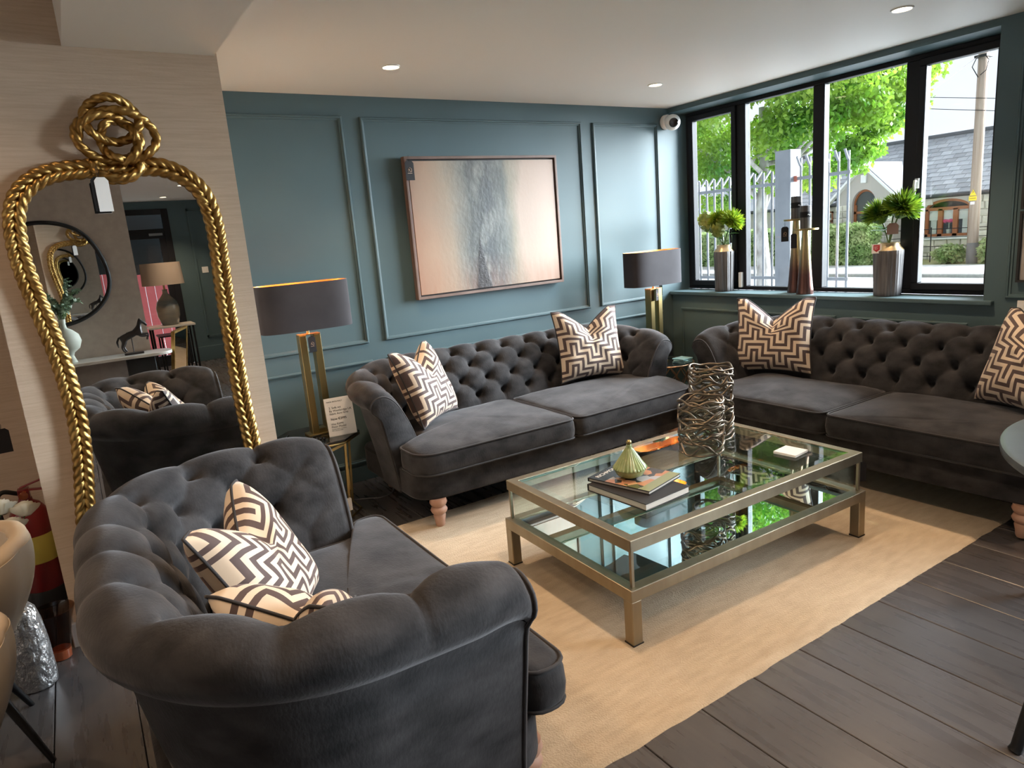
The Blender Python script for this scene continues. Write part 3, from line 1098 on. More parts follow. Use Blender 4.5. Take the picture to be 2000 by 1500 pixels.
def hang_tag(label, loc, rotz, w=.045, h=.085, string=.03, mat=TAGB, logo=True, tilt=0, white_back=False, group='shop price tags'):
    """loc is where the string is tied; the card hangs below"""
    t = thing('price_tag', label, 'price tag', loc, (tilt, 0, rotz), group)
    c = w * .22
    ol = [(-w / 2, -string - h), (w / 2, -string - h), (w / 2, -string - c), (w / 2 - c, -string), (-w / 2 + c, -string), (-w / 2, -string - c)]
    mb = MB()
    mb.rows([[(a, -.0008, z) for a, z in ol], [(a, .0008, z) for a, z in ol]], True, True, True)
    mb.build('card', mat, t, 0)
    if white_back:
        ol2 = [(a * .82 + .006, z - .002) for a, z in ol]
        MB().rows([[(a, -.0042, z) for a, z in ol2], [(a, -.0030, z) for a, z in ol2]], True, True, True).build('price_card', WHITE, t, 0)
    MB().tube([(0, .0, -string - .006), (.003, -.003, -string * .5), (0, 0, 0), (-.004, .002, -string * .5), (0, .0, -string - .006)], .0009, 5).build('string', BLACK, t, 180)
    if logo:
        house_logo(t, w * .42, (0, -.0016, -string - h * .48), (0, 0, 0))
    return t

# ================================================================ GOLD ROPE MIRROR
def rope(path, r, parent, name, mat=GOLD, twist=58., lobes=3, closed=True, hand=1, n=24, step=.005, up=(0, 1, 0)):
    P = resample(path, step, closed)
    ph = [hand * twist * step * i for i in range(len(P))]
    if closed:   # close the twist evenly
        tot = hand * twist * step * len(P)
        want = round(tot * lobes / (2 * PI)) * 2 * PI / lobes
        ph = [p * want / tot for p in ph]
    sec = lambda i, a: .60 + .40 * abs(math.cos(lobes * (a + ph[i % len(P)]) / 2)) ** .6
    return MB().tube(P, r, n, closed=closed, up=up, section=sec).build(name, mat, parent, 180)

mir = thing('rope_mirror', 'tall wavy wall mirror with a gold plaited rope frame and knot', 'mirror', (-4.10, -1.10, .2))
out = [(-4.10, 1.885), (-4.198, 1.875), (-4.28, 1.867), (-4.348, 1.845), (-4.408, 1.798), (-4.443, 1.727), (-4.456, 1.628), (-4.452, 1.516), (-4.436, 1.401), (-4.419, 1.293), (-4.404, 1.182), (-4.396, 1.08), (-4.391, .977), (-4.394, .874), (-4.403, .77), (-4.417, .667), (-4.432, .562), (-4.445, .45), (-4.44, .35), (-4.38, .26), (-4.25, .225), (-4.10, .215),
       (-3.95, .225), (-3.82, .26), (-3.765, .35), (-3.76, .45), (-3.762, .562), (-3.765, .646), (-3.77, .755), (-3.776, .873), (-3.778, 1.012), (-3.778, 1.147), (-3.778, 1.28), (-3.776, 1.41), (-3.771, 1.538), (-3.773, 1.663), (-3.794, 1.767), (-3.847, 1.833), (-3.925, 1.874), (-4.006, 1.881)]
mpath = resample(catmull([Vector((x_ + 4.10, 0, z_ - .2)) for x_, z_ in out], 6, True), .01, True)
def offset(path, d):
    n = len(path)
    res = []
    for i in range(n):
        t_ = (path[(i + 2) % n] - path[i - 2]).normalized()
        res.append(path[i] + Vector((-t_.z, 0, t_.x)) * d)
    return res
rope(offset(mpath, .0155), .0215, mir, 'rope_strand', hand=1, up=(0, 1, 0))
rope(offset(mpath, -.0155), .0215, mir, 'rope_strand', hand=-1, up=(0, 1, 0))
def ring(cx, cz, rx, rz, ph, tw, amp=.016, n=72):
    return [Vector((cx + rx * math.cos(2 * PI * i / n + tw), -.024 + amp * math.sin(3 * 2 * PI * i / n + ph), cz + rz * math.sin(2 * PI * i / n + tw))) for i in range(n)]
rope(ring(.022, 1.848, .092, .078, 0, 0), .0178, mir, 'rope_loop', hand=-1)
rope(ring(.028, 1.790, .136, .092, 2.0, .4), .0178, mir, 'rope_loop', hand=1)
rope(ring(.034, 1.775, .060, .070, 4.0, 0, .022), .0168, mir, 'rope_loop', hand=-1)
rope(catmull([Vector((-.105, -.02, 1.765)), Vector((-.075, -.045, 1.835)), Vector((.0, -.045, 1.862)), Vector((.075, -.02, 1.835)), Vector((.105, -.04, 1.775)), Vector((.075, -.05, 1.715)), Vector((.03, -.03, 1.69))], 8), .0168, mir, 'rope_loop', hand=1, closed=False)
bl = [Vector((-.065, -.01, 1.70)), Vector((-.06, -.02, 1.665)), Vector((-.02, -.03, 1.64)), Vector((.04, -.03, 1.64)), Vector((.085, -.02, 1.665)), Vector((.09, -.01, 1.71))]
rope(catmull(bl, 8), .019, mir, 'rope_loop', hand=1, closed=False)
ins = resample(mpath, .02, True)
mb = MB()
mb.rows([[p + Vector((0, .016, 0)) for p in ins], [p + Vector((0, .008, 0)) for p in ins]], True, True, True)
mb.build('mirror_glass', MIRROR, mir, 0)
bk = MB()
bk.rows([[p + Vector((0, .038, 0)) for p in ins], [p + Vector((0, .017, 0)) for p in ins]], True, True, True)
bk.build('backing_board', BLACK, mir, 0)
hang_tag('black and white price tag hanging from the gold rope mirror', (-4.160, -1.150, 1.885), R(8), .058, .125, .045, logo=False, white_back=True)

# ================================================================ PAINTING
def painting_mat():
    m, nt, b = _nt('abstract_canvas')
    L = nt.links.new
    N = nt.nodes.new
    tc = N('ShaderNodeTexCoord')
    sp = N('ShaderNodeSeparateXYZ')
    L(tc.outputs['Object'], sp.inputs[0])
    def noise(scale, st, det=5):
        mp = N('ShaderNodeMapping')
        mp.inputs['Scale'].default_value = st
        L(tc.outputs['Object'], mp.inputs['Vector'])
        n = N('ShaderNodeTexNoise')
        n.inputs['Scale'].default_value = scale
        n.inputs['Detail'].default_value = det
        L(mp.outputs['Vector'], n.inputs['Vector'])
        return n.outputs['Fac']
    def math_(op, a, bb, clamp=False):
        q = N('ShaderNodeMath')
        q.operation = op
        q.use_clamp = clamp
        for k, v in ((0, a), (1, bb)):
            if isinstance(v, (int, float)):
                q.inputs[k].default_value = v
            else:
                L(v, q.inputs[k])
        return q.outputs[0]
    def ramp(fac, stops):
        r = N('ShaderNodeValToRGB')
        r.color_ramp.elements[0].position, r.color_ramp.elements[0].color = stops[0][0], (*stops[0][1], 1)
        r.color_ramp.elements[1].position, r.color_ramp.elements[1].color = stops[-1][0], (*stops[-1][1], 1)
        for p, c in stops[1:-1]:
            r.color_ramp.elements.new(p).color = (*c, 1)
        L(fac, r.inputs['Fac'])
        return r.outputs['Color']
    def mix(f, a, bb):
        q = N('ShaderNodeMix')
        q.data_type = 'RGBA'
        L(f, q.inputs[0])
        for k, v in ((6, a), (7, bb)):
            if isinstance(v, tuple):
                q.inputs[k].default_value = (*v, 1)
            else:
                L(v, q.inputs[k])
        return q.outputs[2]
    warp = math_('MULTIPLY', math_('SUBTRACT', noise(5, (1, 1, .45), 8), .5), .42)
    xx = math_('ADD', math_('DIVIDE', math_('ADD', sp.outputs['X'], .575), 1.15), math_('MULTIPLY', warp, .45))
    basec = ramp(xx, [(0, (.31, .185, .125)), (.12, (.37, .25, .175)), (.22, (.34, .265, .195)), (.29, (.22, .20, .165)), (.36, (.105, .11, .105)), (.50, (.075, .082, .086)), (.62, (.115, .122, .112)), (.68, (.27, .235, .175)), (.75, (.42, .315, .25)), (1, (.45, .335, .275))])
    blot = noise(9, (1, 1, .6), 8)
    pale = ramp(blot, [(.45, (0, 0, 0)), (.66, (1, 1, 1))])
    inmid = math_('SUBTRACT', 1, math_('MULTIPLY', math_('ABSOLUTE', math_('SUBTRACT', xx, .45), 0), 3.2), True)
    c = mix(math_('MULTIPLY', math_('MULTIPLY', pale, inmid), .6), basec, (.30, .30, .27))
    # rusty foot of the canvas
    low = math_('MULTIPLY', math_('SUBTRACT', -.18, sp.outputs['Z']), 3.0, True)
    streak = noise(14, (3, 1, .35))
    c = mix(math_('MULTIPLY', math_('MULTIPLY', low, streak), .8), c, (.30, .125, .065))
    # dark gritty wedge
    half = math_('MULTIPLY', math_('SUBTRACT', -.02, sp.outputs['Z']), .17)
    wd = math_('SUBTRACT', half, math_('ABSOLUTE', math_('SUBTRACT', math_('ADD', sp.outputs['X'], math_('MULTIPLY', warp, .12)), -.085), 0))
    wm = math_('MULTIPLY', wd, 55, True)
    grit = noise(160, (1, 1, 1), 2)
    c = mix(math_('MULTIPLY', wm, math_('ADD', .6, math_('MULTIPLY', grit, .6)), True), c, (.022, .018, .02))
    L(c, b.inputs['Base Color'])
    b.inputs['Roughness'].default_value = .5
    bp = N('ShaderNodeBump')
    bp.inputs['Strength'].default_value = .55
    bp.inputs['Distance'].default_value = .005
    hgt = math_('ADD', math_('MULTIPLY', noise(38, (1, 1, .7), 6), math_('ADD', .15, inmid)), math_('MULTIPLY', math_('MULTIPLY', grit, wm), .6))
    L(hgt, bp.inputs['Height'])
    L(bp.outputs['Normal'], b.inputs['Normal'])
    return m
pt = thing('framed_painting', 'abstract peach and grey canvas in a thin walnut frame on the teal wall', 'painting', (-1.80, -.004, 1.592))
hw, hh, fw_ = .602, .456, .018
def fr_mb(hw, hh, w, y0, y1):
    o_ = [(-hw, -hh), (hw, -hh), (hw, hh), (-hw, hh)]
    i_ = [(-hw + w, -hh + w), (hw - w, -hh + w), (hw - w, hh - w), (-hw + w, hh - w)]
    return MB().rows([[(a, y0, b) for a, b in o_], [(a, y1, b) for a, b in o_], [(a, y1, b) for a, b in i_], [(a, y0, b) for a, b in i_], [(a, y0, b) for a, b in o_]], True)
fr_mb(hw, hh, fw_, -.012, -.058).build('frame', WALNUT, pt, 0, .002)
fr_mb(hw - fw_, hh - fw_, .010, -.012, -.036).build('rebate', FRAMEIN, pt, 0)
MB().box(-hw + .028, hw - .028, -.048, -.014, -hh + .028, hh - .028).build('canvas', painting_mat(), pt, 0, .002)
MB().box(-hw + .05, hw - .05, -.014, -.002, -hh + .05, hh - .05).build('hanging_batten', BLACK, pt, 0)
hang_tag('black price tag hanging on the top left corner of the painting', (-2.372, -.068, 2.055), R(4), .062, .12, .035)

# ================================================================ LAMPS AND SIDE TABLES
def table_lamp(label, loc, rotz):
    t = thing('table_lamp', label, 'lamp', loc, rotz, 'brass lamps with black velvet shades')
    MB().box(-.085, .085, -.05, .05, 0, .010).build('base', BRASS, t, 0, .002)
    for sx in (-1, 1):
        MB().box(sx * .04 - .019, sx * .04 + .019, -.032, .032, .010, .572).build('upright', BRASS, t, 0, .002)
    MB().box(-.021, .021, -.032, .032, .010, .035).build('bottom_rail', BRASS, t, 0)
    MB().box(-.0595, .0595, -.0325, .0325, .5722, .576).build('top_cap', BRASSLIT, t, 0)
    MB().lathe([(.009, .576), (.009, .60), (.013, .602), (.013, .64), (.006, .645)], n=16).build('bulb_holder', BRASSLIT, t, 50)
    MB().lathe([(.006, .642), (.020, .655), (.029, .68), (.024, .705), (.004, .715)], n=20).build('bulb', BULB, t, 60)
    w, d, z0, z1 = .25, .105, .602, .858
    ol = []
    for k in range(64):
        a = 2 * PI * k / 64
        e = 2 / 3.6
        ol.append((w * math.copysign(abs(math.cos(a)) ** e, math.cos(a)), d * math.copysign(abs(math.sin(a)) ** e, math.sin(a))))
    sh = MB().rows([[(a, b, z0) for a, b in ol], [(a, b, z1) for a, b in ol]], True).build('lamp_shade', SHADEV, t, 60)
    ii = [(a * .985, b * .965) for a, b in ol]
    MB().rows([[(a, b, z0) for a, b in ol], [(a, b, z0) for a, b in ii], [(a, b, z1) for a, b in ii], [(a, b, z1) for a, b in ol]], True).build('shade_lining', SHADEIN, sh, 40)
    sp = MB()
    sp.beam((-w * .98, 0, .648), (w * .98, 0, .648), .003, .003)
    sp.build('shade_spider', BLACKM, sh, 0)
    ld = bpy.data.lights.new('lamp_glow', 'POINT')
    ld.energy = 2.2
    ld.color = (1, .58, .25)
    ld.shadow_soft_size = .025
    lo = bpy.data.objects.new('lamp_glow', ld)
    COL.objects.link(lo)
    lo.parent = t
    lo.location = (0, 0, .75)
    return t
table_lamp('brass table lamp with black oblong shade beside the pillar', (-3.255, -.40, .4855), 0)
table_lamp('brass table lamp with black oblong shade in the corner by the window', (-.575, -.36, .4505), 0)
hang_tag('black price tag hanging on the left brass lamp', (-3.255, -.455, 1.062), R(6), .042, .088, .012)
hang_tag('black price tag hanging on the corner brass lamp', (-.585, -.41, 1.045), R(20), .042, .088, .022)

# octagonal gold frame side table with black glass top
st = thing('side_table', 'small gold framed side table with dark glass top between pillar and long sofa', 'side table', (-3.30, -.42, 0))
r8 = lambda r, z: [(r * math.cos(PI / 8 + k * PI / 4), r * math.sin(PI / 8 + k * PI / 4), z) for k in range(8)]
MB().rows([r8(.245, .474), r8(.245, .485)], True, True, True).build('glass_top', BGLASS, st, 0, .002)
MB().tube(r8(.24, .466), .008, 8, closed=True).build('top_ring', BRASS, st, 60)
MB().tube(r8(.20, .012), .007, 8, closed=True).build('bottom_ring', BRASS, st, 60)
for k in range(4):
    a = PI / 8 + k * PI / 2
    a2 = a + PI / 4
    MB().beam((.24 * math.cos(a), .24 * math.sin(a), .466), (.20 * math.cos(a), .20 * math.sin(a), .005), .012, .012).build('leg', BRASS, st, 0)
    mb = MB()
    mb.beam((.24 * math.cos(a), .24 * math.sin(a), .46), (.15 * math.cos(a2), .15 * math.sin(a2), .39), .010, .014)
    mb.beam((.24 * math.cos(a + PI / 2), .24 * math.sin(a + PI / 2), .46), (.15 * math.cos(a2), .15 * math.sin(a2), .39), .010, .014)
    mb.beam((.15 * math.cos(a2), .15 * math.sin(a2), .39), (.15 * math.cos(a2), .15 * math.sin(a2), .12), .010, .010)
    mb.beam((.15 * math.cos(a2), .15 * math.sin(a2), .13), (.20 * math.cos(a), .20 * math.sin(a), .05), .010, .014)
    mb.build('strut', BRASS, st, 0)
hang_tag('white swing ticket hanging from the gold side table', (-3.235, -.66, .185), R(15), .036, .075, .03, mat=WHITE, logo=False)
cd = MB().tube(catmull([(-3.42, -.30, .489), (-3.46, -.40, .492), (-3.43, -.50, .492), (-3.36, -.515, .492), (-3.33, -.47, .491), (-3.28, -.455, .490)], 8), .0032, 6).build('lamp_cable', BLACK, None, 180)
tag(cd, 'black lamp cable coiled on the dark glass side table', 'cable')
beads = thing('bead_strand', 'short strand of dark beads lying on the glass side table', 'beads', (-3.36, -.52, .4855))
bm_ = MB().lathe([(.001, 0), (.006, .002), (.0085, .0085), (.006, .015), (.001, .017)], n=10).mesh('bead', LENSD, 60)
for k in range(7):
    inst(bm_, 'bead', beads, (-.03 + .016 * k, .03 - .012 * k + .004 * math.sin(k), 0))
# price sign in acrylic holder
ps = thing('price_sign', 'white printed price sign propped on the side table beside the lamp', 'sign', (-3.178, -.545, .4855), (R(-9), 0, R(-6)))
MB().box(-.078, .078, 0, .002, 0, .215).build('card', WHITE, ps, 0)
MB().box(-.082, .082, .0025, .0045, 0, .219).build('acrylic_sheet', CLEAR, ps, 0)
MB().box(-.082, .082, -.045, .0, 0, .003).build('acrylic_foot', CLEAR, ps, 0)
for s_, sz, x_, z_ in (('MADE WITH MALT', .0105, -.066, .190), ('2. Sofa set', .0165, -.058, .154), ('By Westbridge UK', .0165, -.058, .137), ('Fabric Aura Grey', .0150, -.058, .121), ('Now €3995', .0178, -.056, .090), ('Was €6995', .0145, -.058, .063), ('Floor Model', .0165, -.058, .047), ('Excludes cushions and delivery', .0066, -.058, .037), ('Ask in store for details', .0066, -.058, .029)):
    text(s_, sz, CARDINK, ps, (x_, -.0004, z_), (R(90), 0, 0), 'printed_line')
    if s_.startswith('Now'):
        text(s_, sz, CARDINK, ps, (x_ + .0006, -.0005, z_), (R(90), 0, 0), 'printed_line')
wc = MB().tube(catmull([(-3.12, -.30, .004), (-3.02, -.36, .005), (-2.95, -.40, .004), (-2.86, -.36, .005), (-2.80, -.22, .004)], 8), .004, 6).build('floor_cable', M('grey_cable', (.25, .25, .25), .6), None, 180)
tag(wc, 'grey cable on the floor between side table and long sofa', 'cable')

# copper lattice drum table
dt = thing('drum_side_table', 'round copper lattice drum table with dark glass top in the window corner', 'side table', (-.525, -.43, 0))
MB().lathe([(.001, .440), (.196, .440), (.196, .450), (.001, .450)], n=48, cap=False).build('glass_top', BGLASS, dt, 30)
MB().tube([(.202 * math.cos(2 * PI * k / 48), .202 * math.sin(2 * PI * k / 48), .444) for k in range(48)], .007, 8, closed=True).build('top_ring', COPPER, dt, 180)
MB().tube([(.198 * math.cos(2 * PI * k / 48), .198 * math.sin(2 * PI * k / 48), .008) for k in range(48)], .007, 8, closed=True).build('bottom_ring', COPPER, dt, 180)
lb = []
for k in range(14):
    for sgn in (1, -1):
        a0 = 2 * PI * k / 14
        pth = []
        for i in range(33):
            s_ = i / 32
            a = a0 + sgn * .21 * math.sin(s_ * 3 * PI)
            rr = .200
            pth.append((rr * math.cos(a), rr * math.sin(a), .012 + .428 * s_))
        MB().tube(pth, .0048, 6).build('lattice_bar', COPPER, dt, 180)
for k, (dz, rz) in enumerate(((0, 10), (.0125, 24), (.025, 4))):
    o = MB().box(-.055, .055, -.055, .055, 0, .010).build('glass_coaster', M('ice_glass', (.35, .62, .68), .1, spec=.8), None, 0, .0015)
    o.location = (-.475, -.545, .4515 + dz)
    o.rotation_euler = (0, 0, R(rz))
    tag(o, ('bottom', 'middle', 'top')[k] + ' pale blue glass coaster of the stack on the copper drum table', 'coaster', 'glass coasters on the drum table')
hang_tag('white swing ticket hanging off the copper drum table', (-.665, -.63, .36), R(-30), .035, .085, .012, mat=WHITE, logo=False, tilt=R(0))
hang_tag('black price tag hanging outside the right arm of the long sofa', (-.80, -.73, .685), R(-35), .05, .10, .01, logo=False)
hang_tag('black and white price tag hanging at the right end of the coffee table', (-1.408, -2.525, .368), R(-40), .042, .095, .012, logo=False)

# ================================================================ SECURITY CAMERA
sc_ = thing('dome_camera', 'small white dome security camera in the wall corner beside the window', 'camera', (-.035, -.004, 2.30))
MB().lathe([(.055, 0), (.058, .006), (.058, .03), (.050, .04)], n=28, mtx=Matrix.Rotation(R(90), 4, 'X')).build('mount', PLASTICW, sc_, 40)
mx_ = Matrix.Translation((-.0, -.085, -.012)) @ Matrix.Rotation(R(-38), 4, 'Z')
pr = [(.062 * math.sin(PI * i / 14), -.062 * math.cos(PI * i / 14)) for i in range(15)]
pr[0], pr[-1] = (.001, -.062), (.001, .062)
MB().lathe(pr, n=28, mtx=mx_).build('dome', PLASTICW, sc_, 180)
mx2 = mx_ @ Matrix.Rotation(R(100), 4, 'X')
MB().lathe([(.034, .050), (.036, .058), (.030, .064), (.001, .065)], n=24, mtx=mx2).build('lens', LENSD, sc_, 40)

# ================================================================ WINDOW SILL DISPLAY
SZ = .9355
def bark_vase(label, loc, r, h, seed):
    t = thing('ribbed_vase', label, 'vase', loc, 0, 'charcoal ribbed vases on the sill')
    rnd = random.Random(seed)
    ph = [rnd.random() * 7 for _ in range(6)]
    rib = lambda a, z: 1 + .035 * math.sin(9 * a + ph[0] + 2 * z) + .022 * math.sin(23 * a + ph[1] + 3 * z) + .012 * math.sin(41 * a + ph[2]) + .03 * math.sin(2 * a + ph[3])
    prof = [(r * .86, 0), (r * .9, .004)] + [(r * (.9 + .1 * i / 9), .004 + (h * .84) * i / 9) for i in range(1, 10)] + [(r * .98, h * .86)]
    MB().lathe(prof, n=96, rib=rib, cap=True).build('body', VASEB, t, 60)
    MB().lathe([(r * .97, h * .86), (r * .93, h * .875), (r * .78, h * .92), (r * .70, h * .97), (r * .72, h), (r * .64, h), (r * .62, h * .93)], n=48, cap=False,
               rib=lambda a, z: 1 + .03 * math.sin(5 * a + ph[4])).build('rim', VASEG, t, 60)
    return t
bark_vase('slimmer charcoal ribbed vase at the left end of the sill', (.095, -.475, SZ), .076, .365, 1)
bark_vase('stout charcoal ribbed vase near the right end of the sill', (.095, -1.79, SZ), .088, .335, 2)

def protea(label, base, tip, r, kind, seed, leaves=2):
    """flower with stem from vase mouth to head"""
    rnd = random.Random(seed)
    base, tip = Vector(base), Vector(tip)
    t = thing('protea_flower', label, 'flower', base, 0, 'artificial protea flowers')
    v = tip - base
    mid = v * .5 + Vector((0, 0, .02))
    MB().tube(catmull([Vector((0, 0, -.10)), Vector((0, 0, 0)), mid, v], 6), .0045, 6).build('stem', STEM, t, 180)
    ax = (v - mid).normalized()
    q = ax.to_track_quat('Z', 'Y').to_matrix().to_4x4()
    q.translation = v
    if kind == 'bud':
        mb = MB()
        for ring in range(6):
            for k in range(9):
                a = 2 * PI * (k + .5 * (ring % 2)) / 9
                z0 = r * (-.7 + .32 * ring)
                r0 = r * (.55 + .35 * math.sin(PI * (ring + 1) / 7))
                ca, sa = math.cos(a), math.sin(a)
                L_ = r * .75
                w_ = r * .30
                n_ = Vector((ca, sa, 0))
                s_ = Vector((-sa, ca, 0))
                b0 = n_ * r0 + Vector((0, 0, z0))
                pts = [b0 - s_ * w_ * .6, b0 + n_ * r * .14 + Vector((0, 0, L_ * .45)) - s_ * w_, b0 - n_ * r * .08 + Vector((0, 0, L_)), b0 + n_ * r * .14 + Vector((0, 0, L_ * .45)) + s_ * w_, b0 + s_ * w_ * .6]
                mb.add([q @ p for p in pts], [(0, 1, 2, 3, 4)])
        core = [(r * .3, -r * .8), (r * .75, -r * .4), (r * .8, r * .2), (r * .5, r * .8), (r * .05, r * 1.05)]
        mb.lathe(core, n=16, mtx=q)
        mb.build('flower_head', ARTI, t, 40, recalc=False)
    else:
        mb = MB()
        mb.lathe([(r * .15, -r * .55), (r * .45, -r * .3), (r * .5, 0), (r * .3, r * .3), (r * .02, r * .4)], n=14, mtx=q)
        for k in range(750):
            u = rnd.random()
            th = math.acos(1 - 1.45 * u)
            a = rnd.random() * 2 * PI
            d = Vector((math.sin(th) * math.cos(a), math.sin(th) * math.sin(a), math.cos(th) * .75))
            d.normalize()
            L_ = r * (.85 + .3 * rnd.random())
            s_ = d.cross(Vector((rnd.random() - .5, rnd.random() - .5, rnd.random() - .5))).normalized() * r * .045
            p0 = d * r * .25
            mb.add([q @ (p0 - s_), q @ (p0 + s_), q @ (d * L_ * .7 + s_ * .9), q @ (d * L_), q @ (d * L_ * .7 - s_ * .9)], [(0, 1, 2, 3, 4)])
        mb.build('flower_head', SPIKE if kind == 'spike' else SPIKE2, t, 40, recalc=False)
    for k in range(leaves):
        a = rnd.random() * 2 * PI
        p = v * (.35 + .3 * rnd.random())
        d = Vector((math.cos(a), math.sin(a), .45)).normalized()
        s_ = d.cross(Vector((0, 0, 1))).normalized()
        nn = s_.cross(d)
        L_, w_ = .085 + .03 * rnd.random(), .021
        rows = []
        for i in range(7):
            s2 = i / 6
            ww = w_ * math.sin(PI * min(.98, s2 * .92 + .06)) + .001
            c = p + d * L_ * s2 + nn * (-.03 * s2 * s2)
            rows.append([c - s_ * ww + nn * ww * .3, c, c + s_ * ww + nn * ww * .3])
        MB().rows(rows).build('leaf', LEAF, t, 180, recalc=False)
    return t
vb, vt = (.095, -.475, SZ + .345), SZ + .365
protea('pale green protea bud facing the room from the left vase', vb, (.04, -.47, SZ + .475), .055, 'bud', 1, 3)
protea('spiky yellow green protea leaning right in the left vase', vb, (.09, -.56, SZ + .545), .098, 'spike', 2)
protea('spiky green protea at the back centre of the left vase', vb, (.10, -.43, SZ + .56), .095, 'spike', 3)
protea('half open green protea leaning left in the left vase', vb, (.09, -.34, SZ + .53), .068, 'bud', 4, 3)
vb = (.095, -1.79, SZ + .315)
protea('dark green spiky protea on the left of the right vase', vb, (.08, -1.73, SZ + .51), .105, 'dark', 5, 3)
protea('large bright green spiky protea on the right of the right vase', vb, (.09, -1.865, SZ + .545), .118, 'dark', 6, 3)
protea('smaller green spiky protea behind the other two in the right vase', vb, (.13, -1.80, SZ + .55), .085, 'spike', 9, 2)

def candle_stand(label, loc, h, candle):
    t = thing('candle_holder', label, 'candle holder', loc, 0, 'tall tapered candle holders')
    b = M('ombre_metal_' + str(int(h * 100)), (.045, .022, .02), .3, .9)
    nt = b.node_tree
    tc = nt.nodes.new('ShaderNodeTexCoord')
    sp = nt.nodes.new('ShaderNodeSeparateXYZ')
    mr = nt.nodes.new('ShaderNodeMapRange')
    rp = nt.nodes.new('ShaderNodeValToRGB')
    mr.inputs['From Max'].default_value = h
    nt.links.new(tc.outputs['Object'], sp.inputs[0])
    nt.links.new(sp.outputs['Z'], mr.inputs['Value'])
    nt.links.new(mr.outputs['Result'], rp.inputs['Fac'])
    rp.color_ramp.elements[0].color = (.12, .06, .05, 1)
    rp.color_ramp.elements[0].position = .3
    rp.color_ramp.elements[1].color = (.46, .36, .19, 1)
    rp.color_ramp.elements[1].position = .75
    nt.links.new(rp.outputs['Color'], nt.nodes['Principled BSDF'].inputs['Base Color'])
    MB().lathe([(.056, 0), (.057, .006)] + [(.056 - .034 * (i / 8) ** .85, .006 + (h - .02) * i / 8) for i in range(1, 9)], n=48,
               rib=lambda a, z: 1 + .03 * math.cos(20 * a)).build('shaft', b, t, 60)
    MB().lathe([(.03, h - .014), (.084, h - .012), (.085, h), (.001, h)], n=40, cap=False).build('drip_plate', BRASS, t, 40)
    c = thing('pillar_candle', candle, 'candle', (loc[0], loc[1], loc[2] + h + .0005), 0, 'dark pillar candles')
    MB().lathe([(.036, 0), (.037, .002), (.037, .153), (.033, .156), (.004, .152)], n=32).build('wax', VASEB, c, 50)
    MB().lathe([(.0373, .075), (.0376, .076), (.0376, .112), (.0373, .113)], n=32, cap=False).build('paper_band', TAGB, c, 30)
    mb = MB()
    for k in range(10):
        a = R(-125 + k * 2.6)
        mb.box(.0377 * math.cos(a) - .0008, .0377 * math.cos(a) + .0008, .0377 * math.sin(a) - .0008, .0377 * math.sin(a) + .0008, .09 + .003 * math.sin(k * .6), .094 + .003 * math.sin(k * .6))
    mb.build('band_mark', WHITE, c, 0)
    MB().tube([(0, 0, .152), (.001, 0, .160), (.003, 0, .166)], .001, 5).build('wick', BLACK, c, 180)
candle_stand('taller ribbed brass candle holder, behind and left of its pair on the sill', (.135, -1.095, SZ), .525, 'dark candle on the taller holder')
candle_stand('shorter ribbed brass candle holder, in front of its pair on the sill', (.055, -1.225, SZ), .455, 'dark candle on the shorter holder')
hang_tag('black price tag hanging left of the taller candle holder', (.075, -1.045, SZ + .51), R(-45), .05, .105, .035)
hang_tag('black price tag hanging between the two candle holders', (-.005, -1.175, SZ + .445), R(-60), .04, .10, .02, logo=False)
hang_tag('brown card tag hanging from the right vase flowers', (-.005, -1.865, SZ + .47), R(-40), .068, .068, .012, mat=M('brown_card', (.16, .10, .075), .6), logo=False)
rs = thing('red_sale_ticket', 'white ticket with a red arrow shield on the rim of the right vase', 'ticket', (.0, -1.765, SZ + .275), (R(-6), 0, R(-62)))
MB().box(-.028, .028, -.001, .001, 0, .058).build('card', WHITE, rs, 0)
MB().rows([[(a, -.0012, z) for a, z in ((-.018, .052), (-.018, .022), (0, .008), (.018, .022), (.018, .052))], [(a, -.0018, z) for a, z in ((-.018, .052), (-.018, .022), (0, .008), (.018, .022), (.018, .052))]], True, True, True).build('red_shield', M('red_print', (.45, .03, .04), .6), rs, 0)
text('BEST', .011, WHITE, rs, (-.0135, -.0019, .036), (R(90), 0, 0), 'printed_line')
text('BUY', .011, WHITE, rs, (-.0115, -.0019, .025), (R(90), 0, 0), 'printed_line')

# ================================================================ RIGHT EDGE
rtb = thing('round_table', 'round blue grey table cut by the right edge of the picture', 'table', (-1.75, -3.85, 0))
MB().lathe([(.001, .728), (.575, .728), (.597, .735), (.60, .75), (.597, .758), (.585, .762), (.001, .762)], n=96, cap=False).build('table_top', ROUNDT, rtb, 40)
MB().tube([(.5 * math.cos(2 * PI * k / 48), .5 * math.sin(2 * PI * k / 48), .718) for k in range(48)], .010, 6, closed=True).build('apron_ring', BLACKM, rtb, 180)
for k in range(4):
    a = R(153.5 + 90 * k)
    MB().tube([(.50 * math.cos(a), .50 * math.sin(a), .72), (.60 * math.cos(a), .60 * math.sin(a), .36), (.685 * math.cos(a), .685 * math.sin(a), .012), (.692 * math.cos(a), .692 * math.sin(a), 0)], .02, 12, rfn=lambda s_: .022 - .009 * s_ if s_ < .9 else .018).build('leg', BLACKM, rtb, 60)
pf = thing('framed_print', 'black framed grey print on the teal wall right of the window', 'picture', (-.004, -2.86, 1.04), R(-90))
for z0, z1 in ((0, .375), (.385, .76)):
    q = fr_mb(.31, (z1 - z0) / 2, .012, 0, -.025)
    o = q.build('frame', BLACK, pf, 0)
    o.location = (0, 0, (z0 + z1) / 2)
    MB().box(-.298, .298, -.012, -.004, z0 + .012, z1 - .012).build('print', M('grey_print', (.24, .22, .21), .6, var=((.42, .40, .38), 7, (1, 1, 1))), pf, 0)
